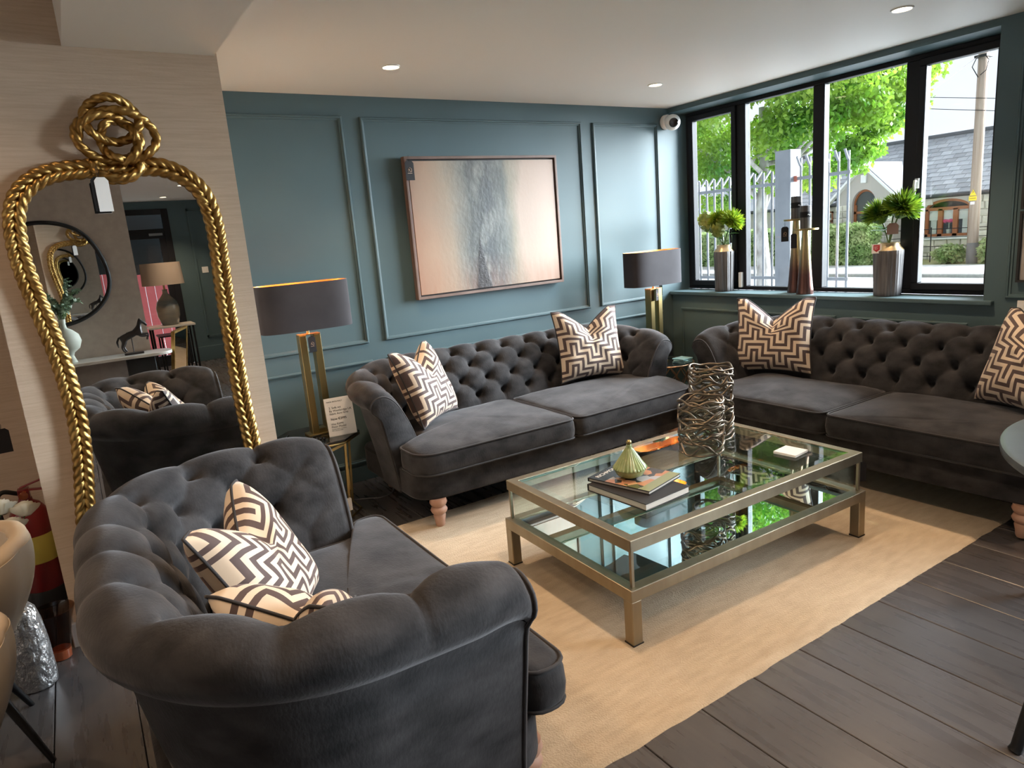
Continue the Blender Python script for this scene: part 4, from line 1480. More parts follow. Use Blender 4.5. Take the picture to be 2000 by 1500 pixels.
lsw = thing('light_switch', 'white double light switch below the framed print', 'switch', (-.001, -2.63, .90), R(-90))
MB().box(-.07, .07, -.008, 0, -.04, .04).build('plate', WHITE, lsw, 0, .002)
for sx in (-1, 1):
    MB().box(sx * .03 - .012, sx * .03 + .012, -.012, -.008, -.018, .018).build('rocker', PLASTICW, lsw, 0, .001)

# ================================================================ LEFT CORNER
def tub_chair(label, loc, rotz):
    t = thing('tub_chair', label, 'chair', loc, rotz, 'cream pleated tub chairs')
    rows_o, rows_i = [], []
    n = 56
    for k in range(n + 1):
        a = R(-125 + 250 * k / n)
        pl = .009 * abs(math.sin(PI * k / 7))
        ra, rb, zt = [], [], .575 + .12 * math.cos(a * .62)
        for j in range(11):
            s_ = j / 10
            z = .36 + (zt - .36) * s_
            r = .165 + .125 * math.sin(s_ * PI * .55) + pl
            ra.append((r * math.cos(a), r * math.sin(a), z))
            rb.append(((r - .055 - .5 * pl) * math.cos(a), (r - .055 - .5 * pl) * math.sin(a), z))
        rows_o.append(ra)
        rows_i.append(rb)
    full = [o_ + i_[::-1] for o_, i_ in zip(rows_o, rows_i)]
    MB().rows(full, True, True, True).build('shell', CREAMCH, t, 50)
    MB().tube([(r_[-1][0] * .5 + i_[-1][0] * .5, r_[-1][1] * .5 + i_[-1][1] * .5, r_[-1][2] - .002) for r_, i_ in zip(rows_o, rows_i)], .0285, 12).build('top_roll', TANIN, t, 180)
    MB().lathe([(.05, .29), (.13, .30), (.175, .35), (.19, .43), (.14, .455), (.01, .46)], n=36).build('seat', CREAMCH, t, 60)
    for sx, sy in ((1, 1), (1, -1), (-1, 1), (-1, -1)):
        MB().tube([(sx * .09, sy * .09, .31), (sx * .20, sy * .20, 0)], .014, 10, rfn=lambda s_: .017 - .008 * s_).build('leg', BLACKM, t, 60)
    return t
tub_chair('cream pleated tub chair beside the plastic wrapped vase, cut by the left edge', (-4.868, -1.64, 0), R(10))
tub_chair('cream pleated tub chair nearest the viewer at the left edge', (-4.885, -2.32, 0), R(-5))

fx = thing('fire_extinguisher', 'red fire extinguisher with yellow label beside the pillar', 'fire extinguisher', (-4.665, -.50, 0))
MB().lathe([(.08, 0), (.085, .004), (.085, .075), (.082, .08)], n=32).build('base_ring', BLACK, fx, 50)
MB().lathe([(.079, .078), (.080, .09), (.080, .40), (.072, .45), (.05, .485), (.028, .50), (.026, .515)], n=36).build('cylinder', RED, fx, 60)
MB().rows([[((.0806 if z_ in (.215, .345) else .0812) * math.cos(R(a_)), (.0806 if z_ in (.215, .345) else .0812) * math.sin(R(a_)), z_) for a_ in range(-115, 6, 8)] for z_ in (.215, .217, .343, .345)]).build('yellow_label', YELLOW, fx, 60)
mb = MB().box(-.022, .022, -.022, .022, .512, .56)
mb.beam((-.01, 0, .565), (.10, -.03, .60), .022, .008).beam((.0, 0, .553), (.10, -.03, .545), .022, .008)
mb.build('valve_handle', RED, fx, 0, .003)
MB().tube(catmull([(-.02, 0, .54), (-.075, -.02, .565), (-.10, -.03, .52), (-.095, -.03, .36), (-.09, -.02, .15)], 8), .010, 8).build('hose', BLACK, fx, 180)
MB().lathe([(.018, 0), (.018, .02), (.001, .022)], n=14, mtx=Matrix.Translation((0, -.022, .535)) @ Matrix.Rotation(R(90), 4, 'X')).build('gauge', ORANGE, fx, 40)

wv = thing('wrapped_vase', 'tall silver vase wrapped in clear plastic on the floor', 'vase', (-4.688, -1.275, 0))
MB().lathe([(.05, 0), (.062, .004), (.066, .05), (.062, .17), (.055, .26), (.043, .31), (.024, .335), (.001, .34)], n=40,
           rib=lambda a, z: 1 + .03 * mnoise.noise(Vector((math.cos(a) * 3, math.sin(a) * 3, z * 14)))).build('body', WRAP, wv, 60)
MB().tube([(.0, -.07, .05), (.04, -.10, .03), (.06, -.11, .005)], .002, 5).build('tape_end', CLEAR, wv, 180)
ov = thing('orange_glass_vase', 'smoky glass vase with orange foot on the floor by the pillar', 'vase', (-4.612, -1.12, 0))
MB().lathe([(.028, 0), (.034, .003), (.036, .04), (.001, .042)], n=28).build('foot', ORANGE, ov, 50)
MB().lathe([(.036, .041), (.045, .09), (.062, .16), (.078, .21), (.075, .21), (.058, .16), (.041, .09), (.03, .045)], n=32, cap=False).build('bowl', glass_mat('smoke_glass', (.62, .50, .42), 1.5), ov, 60)
# roses and twigs in a pot, left edge
rp_ = thing('white_planter', 'white pot holding artificial roses and twisted twigs at the left edge', 'planter', (-4.80, -.86, 0))
MB().lathe([(.06, 0), (.075, .004), (.095, .25), (.11, .42), (.10, .42), (.085, .25), (.05, .03)], n=32).build('pot', SAGE, rp_, 50)
def rose(label, loc, s_, seed):
    t = thing('white_rose', label, 'flower', loc, (R(-25), 0, 0), 'artificial cream roses')
    rnd = random.Random(seed)
    MB().tube([(-.12, .07, -.20), (-.06, .04, -.08), (0, 0, -.01)], .003, 6).build('stem', STEM, t, 180)
    MB().lathe([(.1 * s_, -.3 * s_), (.42 * s_, -.1 * s_), (.5 * s_, .3 * s_), (.34 * s_, .62 * s_), (.05 * s_, .72 * s_)], n=14).build('bud', ROSE, t, 60)
    for k in range(14):
        a = k * 2.4
        r0 = s_ * (.24 + .032 * k)
        op = .25 + .055 * k
        rows = []
        for i in range(6):
            b = (i / 5 - .5) * 1.9
            ca, sa = math.cos(a + b), math.sin(a + b)
            rows.append([((r0 * .5) * ca, (r0 * .5) * sa, -s_ * .3), ((r0 + s_ * op * .3) * ca, (r0 + s_ * op * .3) * sa, s_ * .2), ((r0 + s_ * op * (.40 + .1 * rnd.random())) * ca, (r0 + s_ * op * .40) * sa, s_ * (.95 - .035 * k - .25 * abs(i / 5 - .5)))])
        MB().rows(rows).build('petal', ROSE, t, 180, recalc=False)
rose('upper cream artificial rose by the fire extinguisher', (-4.632, -.985, .585), .050, 1)
rose('lower cream artificial rose by the fire extinguisher', (-4.680, -1.00, .535), .050, 2)
rose('cream artificial rose at the picture edge by the fire extinguisher', (-4.705, -.98, .61), .050, 3)
TWIG = M('brown_twig', (.10, .055, .035), .8)
for k, (dx, top) in enumerate(((.0, .62), (.05, .78), (-.05, .9))):
    rnd = random.Random(k + 20)
    pth = [Vector((-4.80, -.86, .38))]
    for i in range(1, 9):
        pth.append(Vector((-4.80 + dx * i / 4 + .035 * math.sin(i * 1.7 + k), -.86 + .03 * math.cos(i * 1.3 + k), .38 + top * i / 8)))
    o = MB().tube(catmull(pth, 6), .005, 6, rfn=lambda s_: .006 - .004 * s_).build('twisted_twig', TWIG, None, 180)
    tag(o, ('shortest', 'middle', 'tallest')[k] + ' curly brown twig in the pot at the left edge', 'twig', 'curly twigs')
hang_tag('black price tag hanging from the twigs at the left edge', (-4.66, -.83, .935), R(5), .05, .10, .03, logo=False)

# ================================================================ BEHIND THE VIEWER (seen in the mirrors)
struct('trim_4', MB().box(-3.95, -3.66, -9.4, -5.0, H, H + .1), CEIL, label='ceiling strip at the back of the shop')
bmr = thing('black_framed_mirror', 'organic shaped mirror with thin black frame, reflected on the taupe wall', 'mirror', (-4.45, -4.998, 1.5))
bo = catmull([(-.45, 0, -.05), (-.40, 0, .26), (-.15, 0, .40), (.12, 0, .41), (.32, 0, .30), (.43, 0, .05), (.42, 0, -.18), (.27, 0, -.36), (.02, 0, -.44), (-.25, 0, -.36)], 8, True)
bo = resample(bo, .02, True)
MB().rows([[p + Vector((0, .004, 0)) for p in bo], [p + Vector((0, .012, 0)) for p in bo]], True, True, True).build('mirror_glass', MIRROR, bmr, 0)
MB().tube([p + Vector((0, .016, 0)) for p in bo], .017, 8, closed=True, up=(0, 1, 0)).build('frame', BLACK, bmr, 60)

cs = thing('console_table', 'pale stone topped console table with dark plinth legs, reflected in the gold mirror', 'console table', (-4.28, -4.83, 0))
MB().prism(round_poly([(-.62, -.16), (.64, -.16, .15), (.64, .16, .15), (-.62, .16)], .05, 8), .725, .752).build('top', MARBLE, cs, 30, .004)
for x_ in (-.35, .38):
    MB().box(x_ - .11, x_ + .11, -.10, .10, 0, .725).build('plinth_leg', BLACK, cs, 0, .006)

hs = thing('horse_sculpture', 'dark bronze rearing horse sculpture on a small stand, reflected on the console', 'sculpture', (-3.94, -4.80, .7525))
MB().box(-.075, .075, -.035, .035, 0, .016).build('plinth', BRONZE, hs, 0, .002)
MB().tube([(0, 0, .014), (0, 0, .16)], .004, 8).build('rod', BRONZE, hs, 60)
def skin(name, verts, edges, radii, mat, parent, sub=2):
    me = bpy.data.meshes.new(name)
    me.from_pydata(verts, edges, [])
    o_ = bpy.data.objects.new(name, me)
    COL.objects.link(o_)
    sm = o_.modifiers.new('skin', 'SKIN')
    layer = me.skin_vertices[0] if len(me.skin_vertices) else None
    if layer is None:
        b_ = bmesh.new()
        b_.from_mesh(me)
        b_.verts.layers.skin.verify()
        b_.to_mesh(me)
        b_.free()
        layer = me.skin_vertices[0]
    for i_, r_ in enumerate(radii):
        layer.data[i_].radius = (r_, r_ * .8)
    layer.data[0].use_root = True
    sb = o_.modifiers.new('subdivision', 'SUBSURF')
    sb.levels = sb.render_levels = sub
    me.materials.append(mat)
    o_.parent = parent
    return o_
HV = [(0, 0, .17), (.05, 0, .195), (.075, 0, .235), (.085, 0, .285), (.115, 0, .265), (.138, 0, .235),  # body, chest, neck, poll, face, muzzle
      (-.06, 0, .165), (-.095, 0, .16), (-.115, 0, .12), (-.11, 0, .07),                               # rump, tail
      (-.065, .02, .11), (-.085, .02, .07), (-.075, .02, .035), (-.06, .02, .028),                      # hind leg
      (-.055, -.02, .11), (-.07, -.02, .07), (-.058, -.02, .035), (-.045, -.02, .028),
      (.085, .02, .165), (.135, .02, .17), (.13, .02, .135),
      (.08, -.02, .15), (.13, -.02, .145), (.12, -.02, .11), (.088, .012, .305), (.088, -.012, .305)]
HE = [(0, 1), (1, 2), (2, 3), (3, 4), (4, 5), (0, 6), (6, 7), (7, 8), (8, 9), (6, 10), (10, 11), (11, 12), (12, 13), (6, 14), (14, 15), (15, 16), (16, 17),
      (1, 18), (18, 19), (19, 20), (1, 21), (21, 22), (22, 23), (3, 24), (3, 25)]
HR = [.036, .040, .028, .022, .017, .011, .036, .009, .012, .006, .019, .011, .008, .009, .019, .011, .008, .009, .017, .010, .009, .017, .010, .009, .004, .004]
skin('horse', HV, HE, HR, BRONZE, hs)

gv = thing('globe_vase', 'sage green globe vase on a foot, reflected at the left of the console', 'vase', (-4.42, -4.79, .7525))
MB().lathe([(.05, 0), (.055, .004), (.036, .06), (.045, .085), (.09, .12), (.112, .18), (.10, .235), (.06, .275), (.026, .295), (.022, .33), (.028, .37), (.020, .37)], n=40, cap=True).build('body', SAGE, gv, 60)
eu = thing('eucalyptus_spray', 'grey green eucalyptus foliage in the globe vase', 'foliage', (-4.42, -4.79, 1.11))
rnd = random.Random(4)
stm, lv = MB(), MB()
for k in range(13):
    a = rnd.random() * 2 * PI
    tip = Vector((.20 * math.cos(a) * rnd.uniform(.4, 1), .13 * math.sin(a) * rnd.uniform(.4, 1), rnd.uniform(.05, .24)))
    pth = catmull([Vector((0, 0, -.05)), tip * .5 + Vector((0, 0, .05)), tip], 5)
    stm.tube(pth, .002, 5)
    for p in pth[3:]:
        for _ in range(4):
            d = Vector((rnd.uniform(-1, 1), rnd.uniform(-1, 1), rnd.uniform(-.4, 1))).normalized()
            s_ = d.cross(Vector((rnd.random(), rnd.random(), rnd.random()))).normalized()
            L_, w_ = .036, .013
            lv.add([p, p + d * L_ * .5 + s_ * w_, p + d * L_, p + d * L_ * .5 - s_ * w_], [(0, 1, 2, 3)])
stm.build('stems', STEM, eu, 180)
lf = lv.build('leaves', leaf_mat('eucalyptus_leaf', (.10, .16, .09), (.27, .33, .22), 12, .2), eu, 0, recalc=False)
lf['kind'] = 'stuff'

d1 = bpy.data.objects.new('door_1', None)
COL.objects.link(d1)
d1['kind'] = 'structure'
d1['label'] = 'black framed glazed shop door with transom'
def dbar(x0, x1, z0, z1, nm='frame_bar'):
    MB().box(x0, x1, -9.46, -9.385, z0, z1).build(nm, BLACKFR, d1, 0, .004)
dbar(-3.79, -3.72, 0, 2.30); dbar(-2.99, -2.90, 0, 2.30); dbar(-3.72, -2.99, 2.22, 2.30); dbar(-3.72, -2.99, 1.88, 2.02); dbar(-3.72, -2.99, 0, .16)
dbar(-3.72, -3.64, .16, 1.88, 'door_stile'); dbar(-3.07, -2.99, .16, 1.88, 'door_stile')
MB().box(-3.64, -3.07, -9.43, -9.424, .16, 1.88).build('pane', GLASS, d1, 0)
MB().box(-3.72, -2.99, -9.43, -9.424, 2.02, 2.22).build('pane', GLASS, d1, 0)
MB().box(-3.2, -3.02, -9.385, -9.36, 1.92, 1.955).build('closer', STEEL, d1, 0, .003)
rsh = thing('roller_shutter', 'dark slatted roller shutter half lowered outside the glazed door', 'shutter', (-3.35, -9.75, 0))
slat = MB().box(-.6, .6, -.012, .012, 0, .0659).mesh('slat', M('dark_shutter_steel', (.04, .042, .045), .4, .5), 0)
for k in range(15):
    inst(slat, 'slat', rsh, (0, 0, 1.38 + .066 * k))
rw = thing('red_boarding', 'red painted timber boarding outside the glazed door', 'boarding', (-3.35, -11.2, -.1))
brd = MB().box(-.068, .068, -.02, .02, 0, 2.3).mesh('board', REDCOAT, 0)
for k in range(18):
    inst(brd, 'board', rw, (-1.25 + .145 * k, 0, 0))
struct('forecourt', MB().box(-8, .3, -14, -9.5, -.2, -.05), PAVE, label='pale paving outside the glazed door')

nt_ = thing('nest_table', 'small table with thin black legs under the ceramic lamp, reflected', 'side table', (-3.28, -7.95, 0))
MB().box(-.27, .27, -.2, .2, .70, .725).build('top', MARBLE, nt_, 0, .004)
for sx in (-1, 1):
    for sy in (-1, 1):
        MB().tube([(sx * .24, sy * .17, .70), (sx * .24, sy * .17, .42), (sx * .24, sy * .17, 0)], .013, 8).build('leg', BLACKM, nt_, 60)
        MB().tube([(sx * .15, sy * .17, .60), (sx * .15, sy * .17, 0)], .011, 8).build('leg', BLACKM, nt_, 60)
MB().box(-.18, .18, -.19, .19, .585, .603).build('inner_top', BLACKM, nt_, 0)
cl = thing('ceramic_lamp', 'glazed ceramic jar lamp with wide taupe shade, reflected near the door', 'lamp', (-3.28, -7.95, .7255))
MB().lathe([(.09, 0), (.10, .004), (.135, .12), (.14, .22), (.12, .30), (.06, .37), (.032, .41), (.03, .45), (.038, .46)], n=36).build('body', CERAM, cl, 60)
MB().lathe([(.012, .455), (.012, .56)], n=12).build('stem', BRASS, cl, 60)
sh = MB().lathe([(.25, .52), (.235, .80), (.232, .80), (.247, .52)], n=40, cap=False).build('lamp_shade', SHADET, cl, 60)
MB().lathe([(.004, .55), (.03, .60), (.02, .64), (.002, .645)], n=14).build('bulb', BULB, cl, 60)
lm_ = thing('leaning_mirror', 'slim gold edged mirror leaning at the wall end, reflected beside the console', 'mirror', (-3.62, -5.25, 0), (R(-9), 0, R(-70)))
fr_mb(.26, .45, .02, 0, -.03).build('frame', GOLD, lm_, 0).location = (0, 0, .45)
MB().box(-.24, .24, -.012, -.004, .02, .88).build('glass', MIRROR, lm_, 0)
o = MB().box(-.045, .045, -.045, .045, 0, .085).build('socket', PLASTICW, None, 0)
bpy.data.objects.remove(o)
sw = thing('wall_switch', 'white light switch on the dark far wall, reflected in the gold mirror', 'switch', (-2.52, -9.399, 1.33))
MB().box(-.045, .045, 0, .009, 0, .09).build('plate', PLASTICW, sw, 0, .002)
MB().box(-.014, .014, .009, .013, .025, .065).build('rocker', WHITE, sw, 0, .001)
r2 = MB().box(-2.3, -.6, -8.6, -6.6, 0, .011).build('area_rug', RUG, None, 0, .004)
tag(r2, 'second sand rug at the back of the shop, reflected in the gold mirror', 'rug')

# ================================================================ OUTSIDE
G = -.4
struct('road', MB().box(.3, 14.75, -30, 60, G - .2, G - .03), TARMAC, label='pale grey road outside the window')
struct('kerb', MB().box(14.75, 15.0, -30, 60, G - .2, G + .06), KERB, bevel=.02, label='granite kerb across the road')
struct('pavement', MB().box(15.0, 17.75, -30, 60, G - .2, G + .05), PAVE, label='concrete footpath across the road')
struct('garden', MB().box(17.75, 40, -30, 60, G - .2, G + .03), GRASS, label='rough grass in front of the cottage')

def leaves(mb, c, rad, n, size, rnd, droop=.3):
    for _ in range(n):
        while True:
            p = Vector((rnd.uniform(-1, 1), rnd.uniform(-1, 1), rnd.uniform(-1, 1)))
            if .25 < p.length < 1:
                break
        p = Vector((c[0] + p.x * rad[0], c[1] + p.y * rad[1], c[2] + p.z * rad[2]))
        d = Vector((rnd.uniform(-1, 1), rnd.uniform(-1, 1), rnd.uniform(-1, .4) - droop)).normalized()
        s_ = d.cross(Vector((rnd.uniform(-1, 1), rnd.uniform(-1, 1), rnd.uniform(-1, 1)))).normalized()
        L_ = size * rnd.uniform(.7, 1.3)
        w_ = L_ * .30
        mb.add([p, p + d * L_ * .5 + s_ * w_, p + d * L_, p + d * L_ * .5 - s_ * w_], [(0, 1, 2, 3)])

# steel fence, post and gate
fc = thing('steel_fence', 'galvanised bar fence with bent tops outside the left panes', 'fence', (4.5, 2.3, G))
def bar_mesh(h, lean):
    pth = [(0, 0, 0), (0, 0, h - .16), (lean * .02, 0, h - .10), (lean * .10, 0, h - .02), (lean * .16, 0, h + .04)]
    return MB().tube(catmull(pth, 4), .017, 8).mesh('bar', STEEL, 60)
bm1 = bar_mesh(2.5, 1)
for k in range(22):
    inst(bm1, 'bar', fc, (0, .06 + .152 * k, 0))
for z in (.99, 2.335):
    MB().box(-.028, .008, -.05, 3.4, z - .022, z + .022).build('rail', STEEL, fc, 0)
gp = MB().box(-.12, .12, -.125, .125, 0, 2.77).build('gate_post', STEEL, None, 0, .01)
gp.location = (4.5, 2.10, G)
tag(gp, 'thick square grey steel gate post in the second pane', 'post')
gt = thing('steel_gate', 'open galvanised bar gate leaf right of the gate post', 'gate', (4.5, 1.95, G), R(0))
bm2 = bar_mesh(2.62, -.6)
for k in range(6):
    inst(bm2, 'bar', gt, (0, -.06 - .14 * k, 0))
for z in (.98, 2.37):
    MB().box(-.028, .008, -.80, .02, z - .022, z + .022).build('rail', STEEL, gt, 0)
MB().box(-.04, .04, -.02, .08, 2.33, 2.41).build('hinge', M('rusty_red', (.4, .12, .08), .7), gt, 0)

# tree
tr = thing('street_tree', 'broad bright green leafy tree beyond the fence', 'tree', (9.0, 5.95, G))
rnd = random.Random(11)
MB().tube(catmull([(0, 0, -.05), (.02, 0, .8), (-.03, .03, 1.8), (.02, -.02, 2.8), (0, 0, 4.2)], 6), .14, 14, rfn=lambda s_: .17 - .09 * s_).build('trunk', BARK, tr, 180)
for k in range(9):
    a = k * 2.4
    tip = Vector((1.5 * math.cos(a), 2.3 * math.sin(a), 3.4 + .9 * rnd.random()))
    MB().tube(catmull([(0, 0, 2.0 + .2 * k), tuple(tip * .5 + Vector((0, 0, 1.2))), tuple(tip)], 6), .05, 8, rfn=lambda s_: .06 - .045 * s_).build('branch', BARK, tr, 180)
fol = MB()
cnt = 0
while cnt < 150:
    p = Vector((rnd.uniform(-1, 1), rnd.uniform(-1, 1), rnd.uniform(-1, 1)))
    if p.length > 1 or p.length < .25:
        continue
    c = Vector((p.x * 2.3, .5 + p.y * 3.6, 4.75 + p.z * 2.7))
    yw = c.y + 5.95
    zw = c.z + G
    lim = 1.75 + max(0, 5.2 - yw) * .62
    if zw < lim:
        continue
    if yw < 2.95 + max(0, 3.8 - zw) * .45:
        continue
    rr = rnd.uniform(.38, .62)
    leaves(fol, c, (rr, rr, rr * .6), 380, .115, rnd)
    cnt += 1
for k in range(26):      # outer boughs on the road side of the crown
    c = Vector((rnd.uniform(-1.4, 1.2), rnd.uniform(2.95, 4.3) - 5.95, rnd.uniform(3.25, 5.2) - G))
    if c.z + G < 3.1 + max(0, 3.6 - (c.y + 5.95)) * .7:
        continue
    rr = rnd.uniform(.34, .5)
    leaves(fol, c, (rr, rr, rr * .6), 330, .115, rnd)
f_ = fol.build('foliage', TREEL, tr, 0, recalc=False)
f_['kind'] = 'stuff'

def leafy_box(name, label, cat, x0, x1, y0, y1, z0, z1, n, size, seed, mat=HEDGE):
    t = thing(name, label, cat, ((x0 + x1) / 2, (y0 + y1) / 2, z0))
    hx, hy, h = (x1 - x0) / 2, (y1 - y0) / 2, z1 - z0
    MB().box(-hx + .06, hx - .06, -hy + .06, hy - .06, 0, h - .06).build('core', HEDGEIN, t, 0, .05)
    rnd = random.Random(seed)
    mb = MB()
    for _ in range(n):
        f = rnd.random()
        if f < .62:
            p = Vector((-hx + rnd.uniform(-.04, .05), rnd.uniform(-hy, hy), rnd.uniform(0, h)))
        elif f < .9:
            p = Vector((rnd.uniform(-hx, hx), rnd.uniform(-hy, hy), h + rnd.uniform(-.06, .04)))
        else:
            p = Vector((rnd.uniform(-hx, hx), -hy + rnd.uniform(-.04, .05), rnd.uniform(0, h)))
        d = Vector((rnd.uniform(-1, .2), rnd.uniform(-1, 1), rnd.uniform(-.8, 1))).normalized()
        s_ = d.cross(Vector((rnd.uniform(-1, 1), rnd.uniform(-1, 1), rnd.uniform(-1, 1)))).normalized()
        L_ = size * rnd.uniform(.7, 1.3)
        mb.add([p, p + d * L_ * .5 + s_ * L_ * .32, p + d * L_, p + d * L_ * .5 - s_ * L_ * .32], [(0, 1, 2, 3)])
    o_ = mb.build('leaves', mat, t, 0, recalc=False)
    o_['kind'] = 'stuff'
    return t
leafy_box('clipped_hedge', 'long clipped green hedge along the far footpath', 'hedge', 17.85, 18.75, 8.75, 24, G, .93, 26000, .12, 3)
IVY = leaf_mat('ivy_leaf', (.18, .30, .09), (.46, .52, .24), 3, .3)
for k, (y_, r_, lab) in enumerate(((5.05, .55, 'leafy green shrub right of the telegraph pole'), (6.35, .45, 'low ivy bush left of the telegraph pole'))):
    t = thing('roadside_shrub', lab, 'shrub', (18.4, y_, G))
    rnd = random.Random(40 + k)
    mb = MB()
    leaves(mb, (0, 0, r_ * .75), (.45, r_, r_ * (.95 if k == 0 else .6)), 1500, .13, rnd, 0)
    o_ = mb.build('leaves', IVY, t, 0, recalc=False)
    o_['kind'] = 'stuff'
    MB().tube([(0, 0, 0), (0, .05, r_ * .8)], .03, 6).build('stem', BARK, t, 60)

# telegraph pole and wires
tp = thing('telegraph_pole', 'weathered wooden telegraph pole with yellow warning plate', 'pole', (18.2, 5.68, G))
MB().tube([(0, 0, .62), (0, .0, 3), (0, .01, 6.3)], .14, 18, rfn=lambda s_: .145 - .02 * s_).build('shaft', POLEW, tp, 180)
MB().tube([(0, 0, 0), (0, 0, .64)], .148, 18).build('tarred_foot', POLEB, tp, 60)
def plate(pts, z, mat, nm):
    MB().rows([[(-.150, a, b + z) for a, b in pts], [(-.156, a, b + z) for a, b in pts]], True, True, True).build(nm, mat, tp, 0)
plate([(.09, 0), (-.09, 0), (0, .17)], 1.99, YSIGN, 'warning_triangle')
plate([(.10, 0), (-.10, 0), (-.10, .12), (.10, .12)], 1.85, YSIGN, 'warning_plate')
plate([(.055, 0), (-.055, 0), (-.055, .08), (.055, .08)], 1.74, WHITE, 'number_plate')
text('DANGER', .042, CARDINK, tp, (-.1575, .085, 1.893), (R(90), 0, R(-90)), 'printed_line')
mb = MB().tube([(-.145, .02, 2.03), (-.158, .012, 2.075), (-.158, -.012, 2.07), (-.158, .01, 2.125)], .006, 5)
mb.build('bolt_symbol', CARDINK, tp, 60)
mb = MB().box(-.2, .2, -.16, .16, 5.72, 5.78)
mb.tube([(-.16, -.1, 5.75), (-.2, -.22, 5.6), (-.16, -.15, 5.35), (-.15, 0, 5.25)], .012, 6)
mb.tube([(-.16, .1, 5.75), (-.19, .2, 5.5), (-.15, .05, 5.2)], .012, 6)
mb.build('pole_bracket', BLACKM, tp, 40)
for k, (a, b, lab) in enumerate((((18.05, 9.2, 5.0), (18.05, 1.0, 3.3), 'upper thin overhead wire crossing behind the right panes'), ((18.05, 9.2, 4.68), (18.05, 1.0, 2.97), 'lower thin overhead wire crossing behind the right panes'), ((18.0, 5.68, 5.38), (12.5, 6.6, 2.6), 'slanting stay wire running down left from the pole'))):
    o = MB().tube([a, tuple((Vector(a) + Vector(b)) / 2 - Vector((0, 0, .03))), b], .006 if k == 2 else .009, 6).build('overhead_wire', BLACKM, None, 180)
    tag(o, lab, 'wire', 'overhead wires')

# cottage
hsx = 20.0
ct = thing('stone_cottage', 'single storey stone cottage with slate roof and gabled porch across the road', 'house', (hsx, 9.0, G))
EZ, RZ, RX = 1.87 - G, 3.76 - G, 3.0
Y0, Y1 = -5.2, 9.0
wy0, wy1, wz0, wz1, wza = -2.39, -1.0, .37 - G, 1.26 - G, 1.57 - G
wl = MB()
wl.box(.06, .5, Y0, wy0, 0, EZ).box(.06, .5, wy1, Y1, 0, EZ).box(.06, .5, wy0, wy1, 0, wz0).box(.06, .5, wy0, wy1, wza, EZ)
wl.box(3.0, 6.0, Y0, Y1, 0, EZ)
# arch spandrels
ar = []
yc, hw_ = (wy0 + wy1) / 2, (wy1 - wy0) / 2
arc = [(yc + hw_ * math.cos(R(180 - 180 * k / 16)), wz1 + (wza - wz1) * math.sin(R(180 * k / 16))) for k in range(17)]
for (a, b) in zip(arc, arc[1:]):
    wl.add([(.06, a[0], a[1]), (.06, b[0], b[1]), (.06, b[0], wza), (.06, a[0], wza), (.5, a[0], a[1]), (.5, b[0], b[1]), (.5, b[0], wza), (.5, a[0], wza)],
           [(0, 1, 2, 3), (0, 4, 5, 1)])
wall = wl.build('wall', MORTAR, ct, 0, recalc=False)
stm_cache = []
rnd = random.Random(2)
for k in range(6):
    w_, h_ = .5, .21
    mb = MB()
    j = lambda: rnd.uniform(-.012, .012)
    mb.rows([[(.08, -.25, 0), (.08, .25, 0), (.08, .25, .21), (.08, -.25, .21)],
             [(.02, -.25 + j(), j()), (.02, .25 + j(), j()), (.02, .25 + j(), .21 + j()), (.02, -.25 + j(), .21 + j())],
             [(0, -.22 + j(), .03 + j()), (0, .22 + j(), .03 + j()), (0, .22 + j(), .18 + j()), (0, -.22 + j(), .18 + j())]], True, False, True)
    stm_cache.append(mb.mesh('stone', STONE, 0))
cnt = 0
for r_ in range(10):
    z = .02 + r_ * .224
    y = -3.55 + (r_ % 2) * .2
    while y < 4.2:
        w_ = rnd.uniform(.36, .62)
        ya, yb = y, y + w_
        zc = z + .11
        inside = False
        if yb > wy0 - .02 and ya < wy1 + .02 and zc > wz0 - .1 and z < wza + .02:
            top = wz1 + (wza - wz1) * math.sqrt(max(0, 1 - ((min(max((ya + yb) / 2, wy0), wy1) - yc) / hw_) ** 2))
            if z < top + .06:
                if ya < wy0 - .06:
                    yb = wy0 - .03
                elif yb > wy1 + .06 and ya > wy0:
                    ya = wy1 + .03
                else:
                    inside = True
        porch = -.35 < (ya + yb) / 2 < 1.95
        if not inside and not porch and yb - ya > .1:
            inst(stm_cache[rnd.randrange(6)], 'stone', wall, (0, (ya + yb) / 2, z), (0, 0, 0), (1, (yb - ya - .018) / .5, 1))
            cnt += 1
        y += w_ + .015
# roof
rf = MB()
ov = .22
sl = math.atan2(RZ - EZ, RX)
rf.add([(-ov, Y0 - .3, EZ - ov * math.tan(sl)), (-ov, Y1 + .3, EZ - ov * math.tan(sl)), (RX, Y1 + .3, RZ), (RX, Y0 - .3, RZ), (2 * RX + ov, Y0 - .3, EZ), (2 * RX + ov, Y1 + .3, EZ),
        (-ov, Y0 - .3, EZ - ov * math.tan(sl) - .05), (-ov, Y1 + .3, EZ - ov * math.tan(sl) - .05)],
       [(0, 1, 2, 3), (3, 2, 5, 4), (0, 6, 7, 1)])
roof = rf.build('roof', SLATE, ct, 0, recalc=False)
Lr = math.hypot(RX + ov, (RX + ov) * math.tan(sl))
sm = MB().box(-.17, .17, 0, .33, .004, .016, Matrix.Rotation(R(0), 4, 'X')).mesh('slate', SLATE, 0)
nrow, ex = 14, Lr / 14
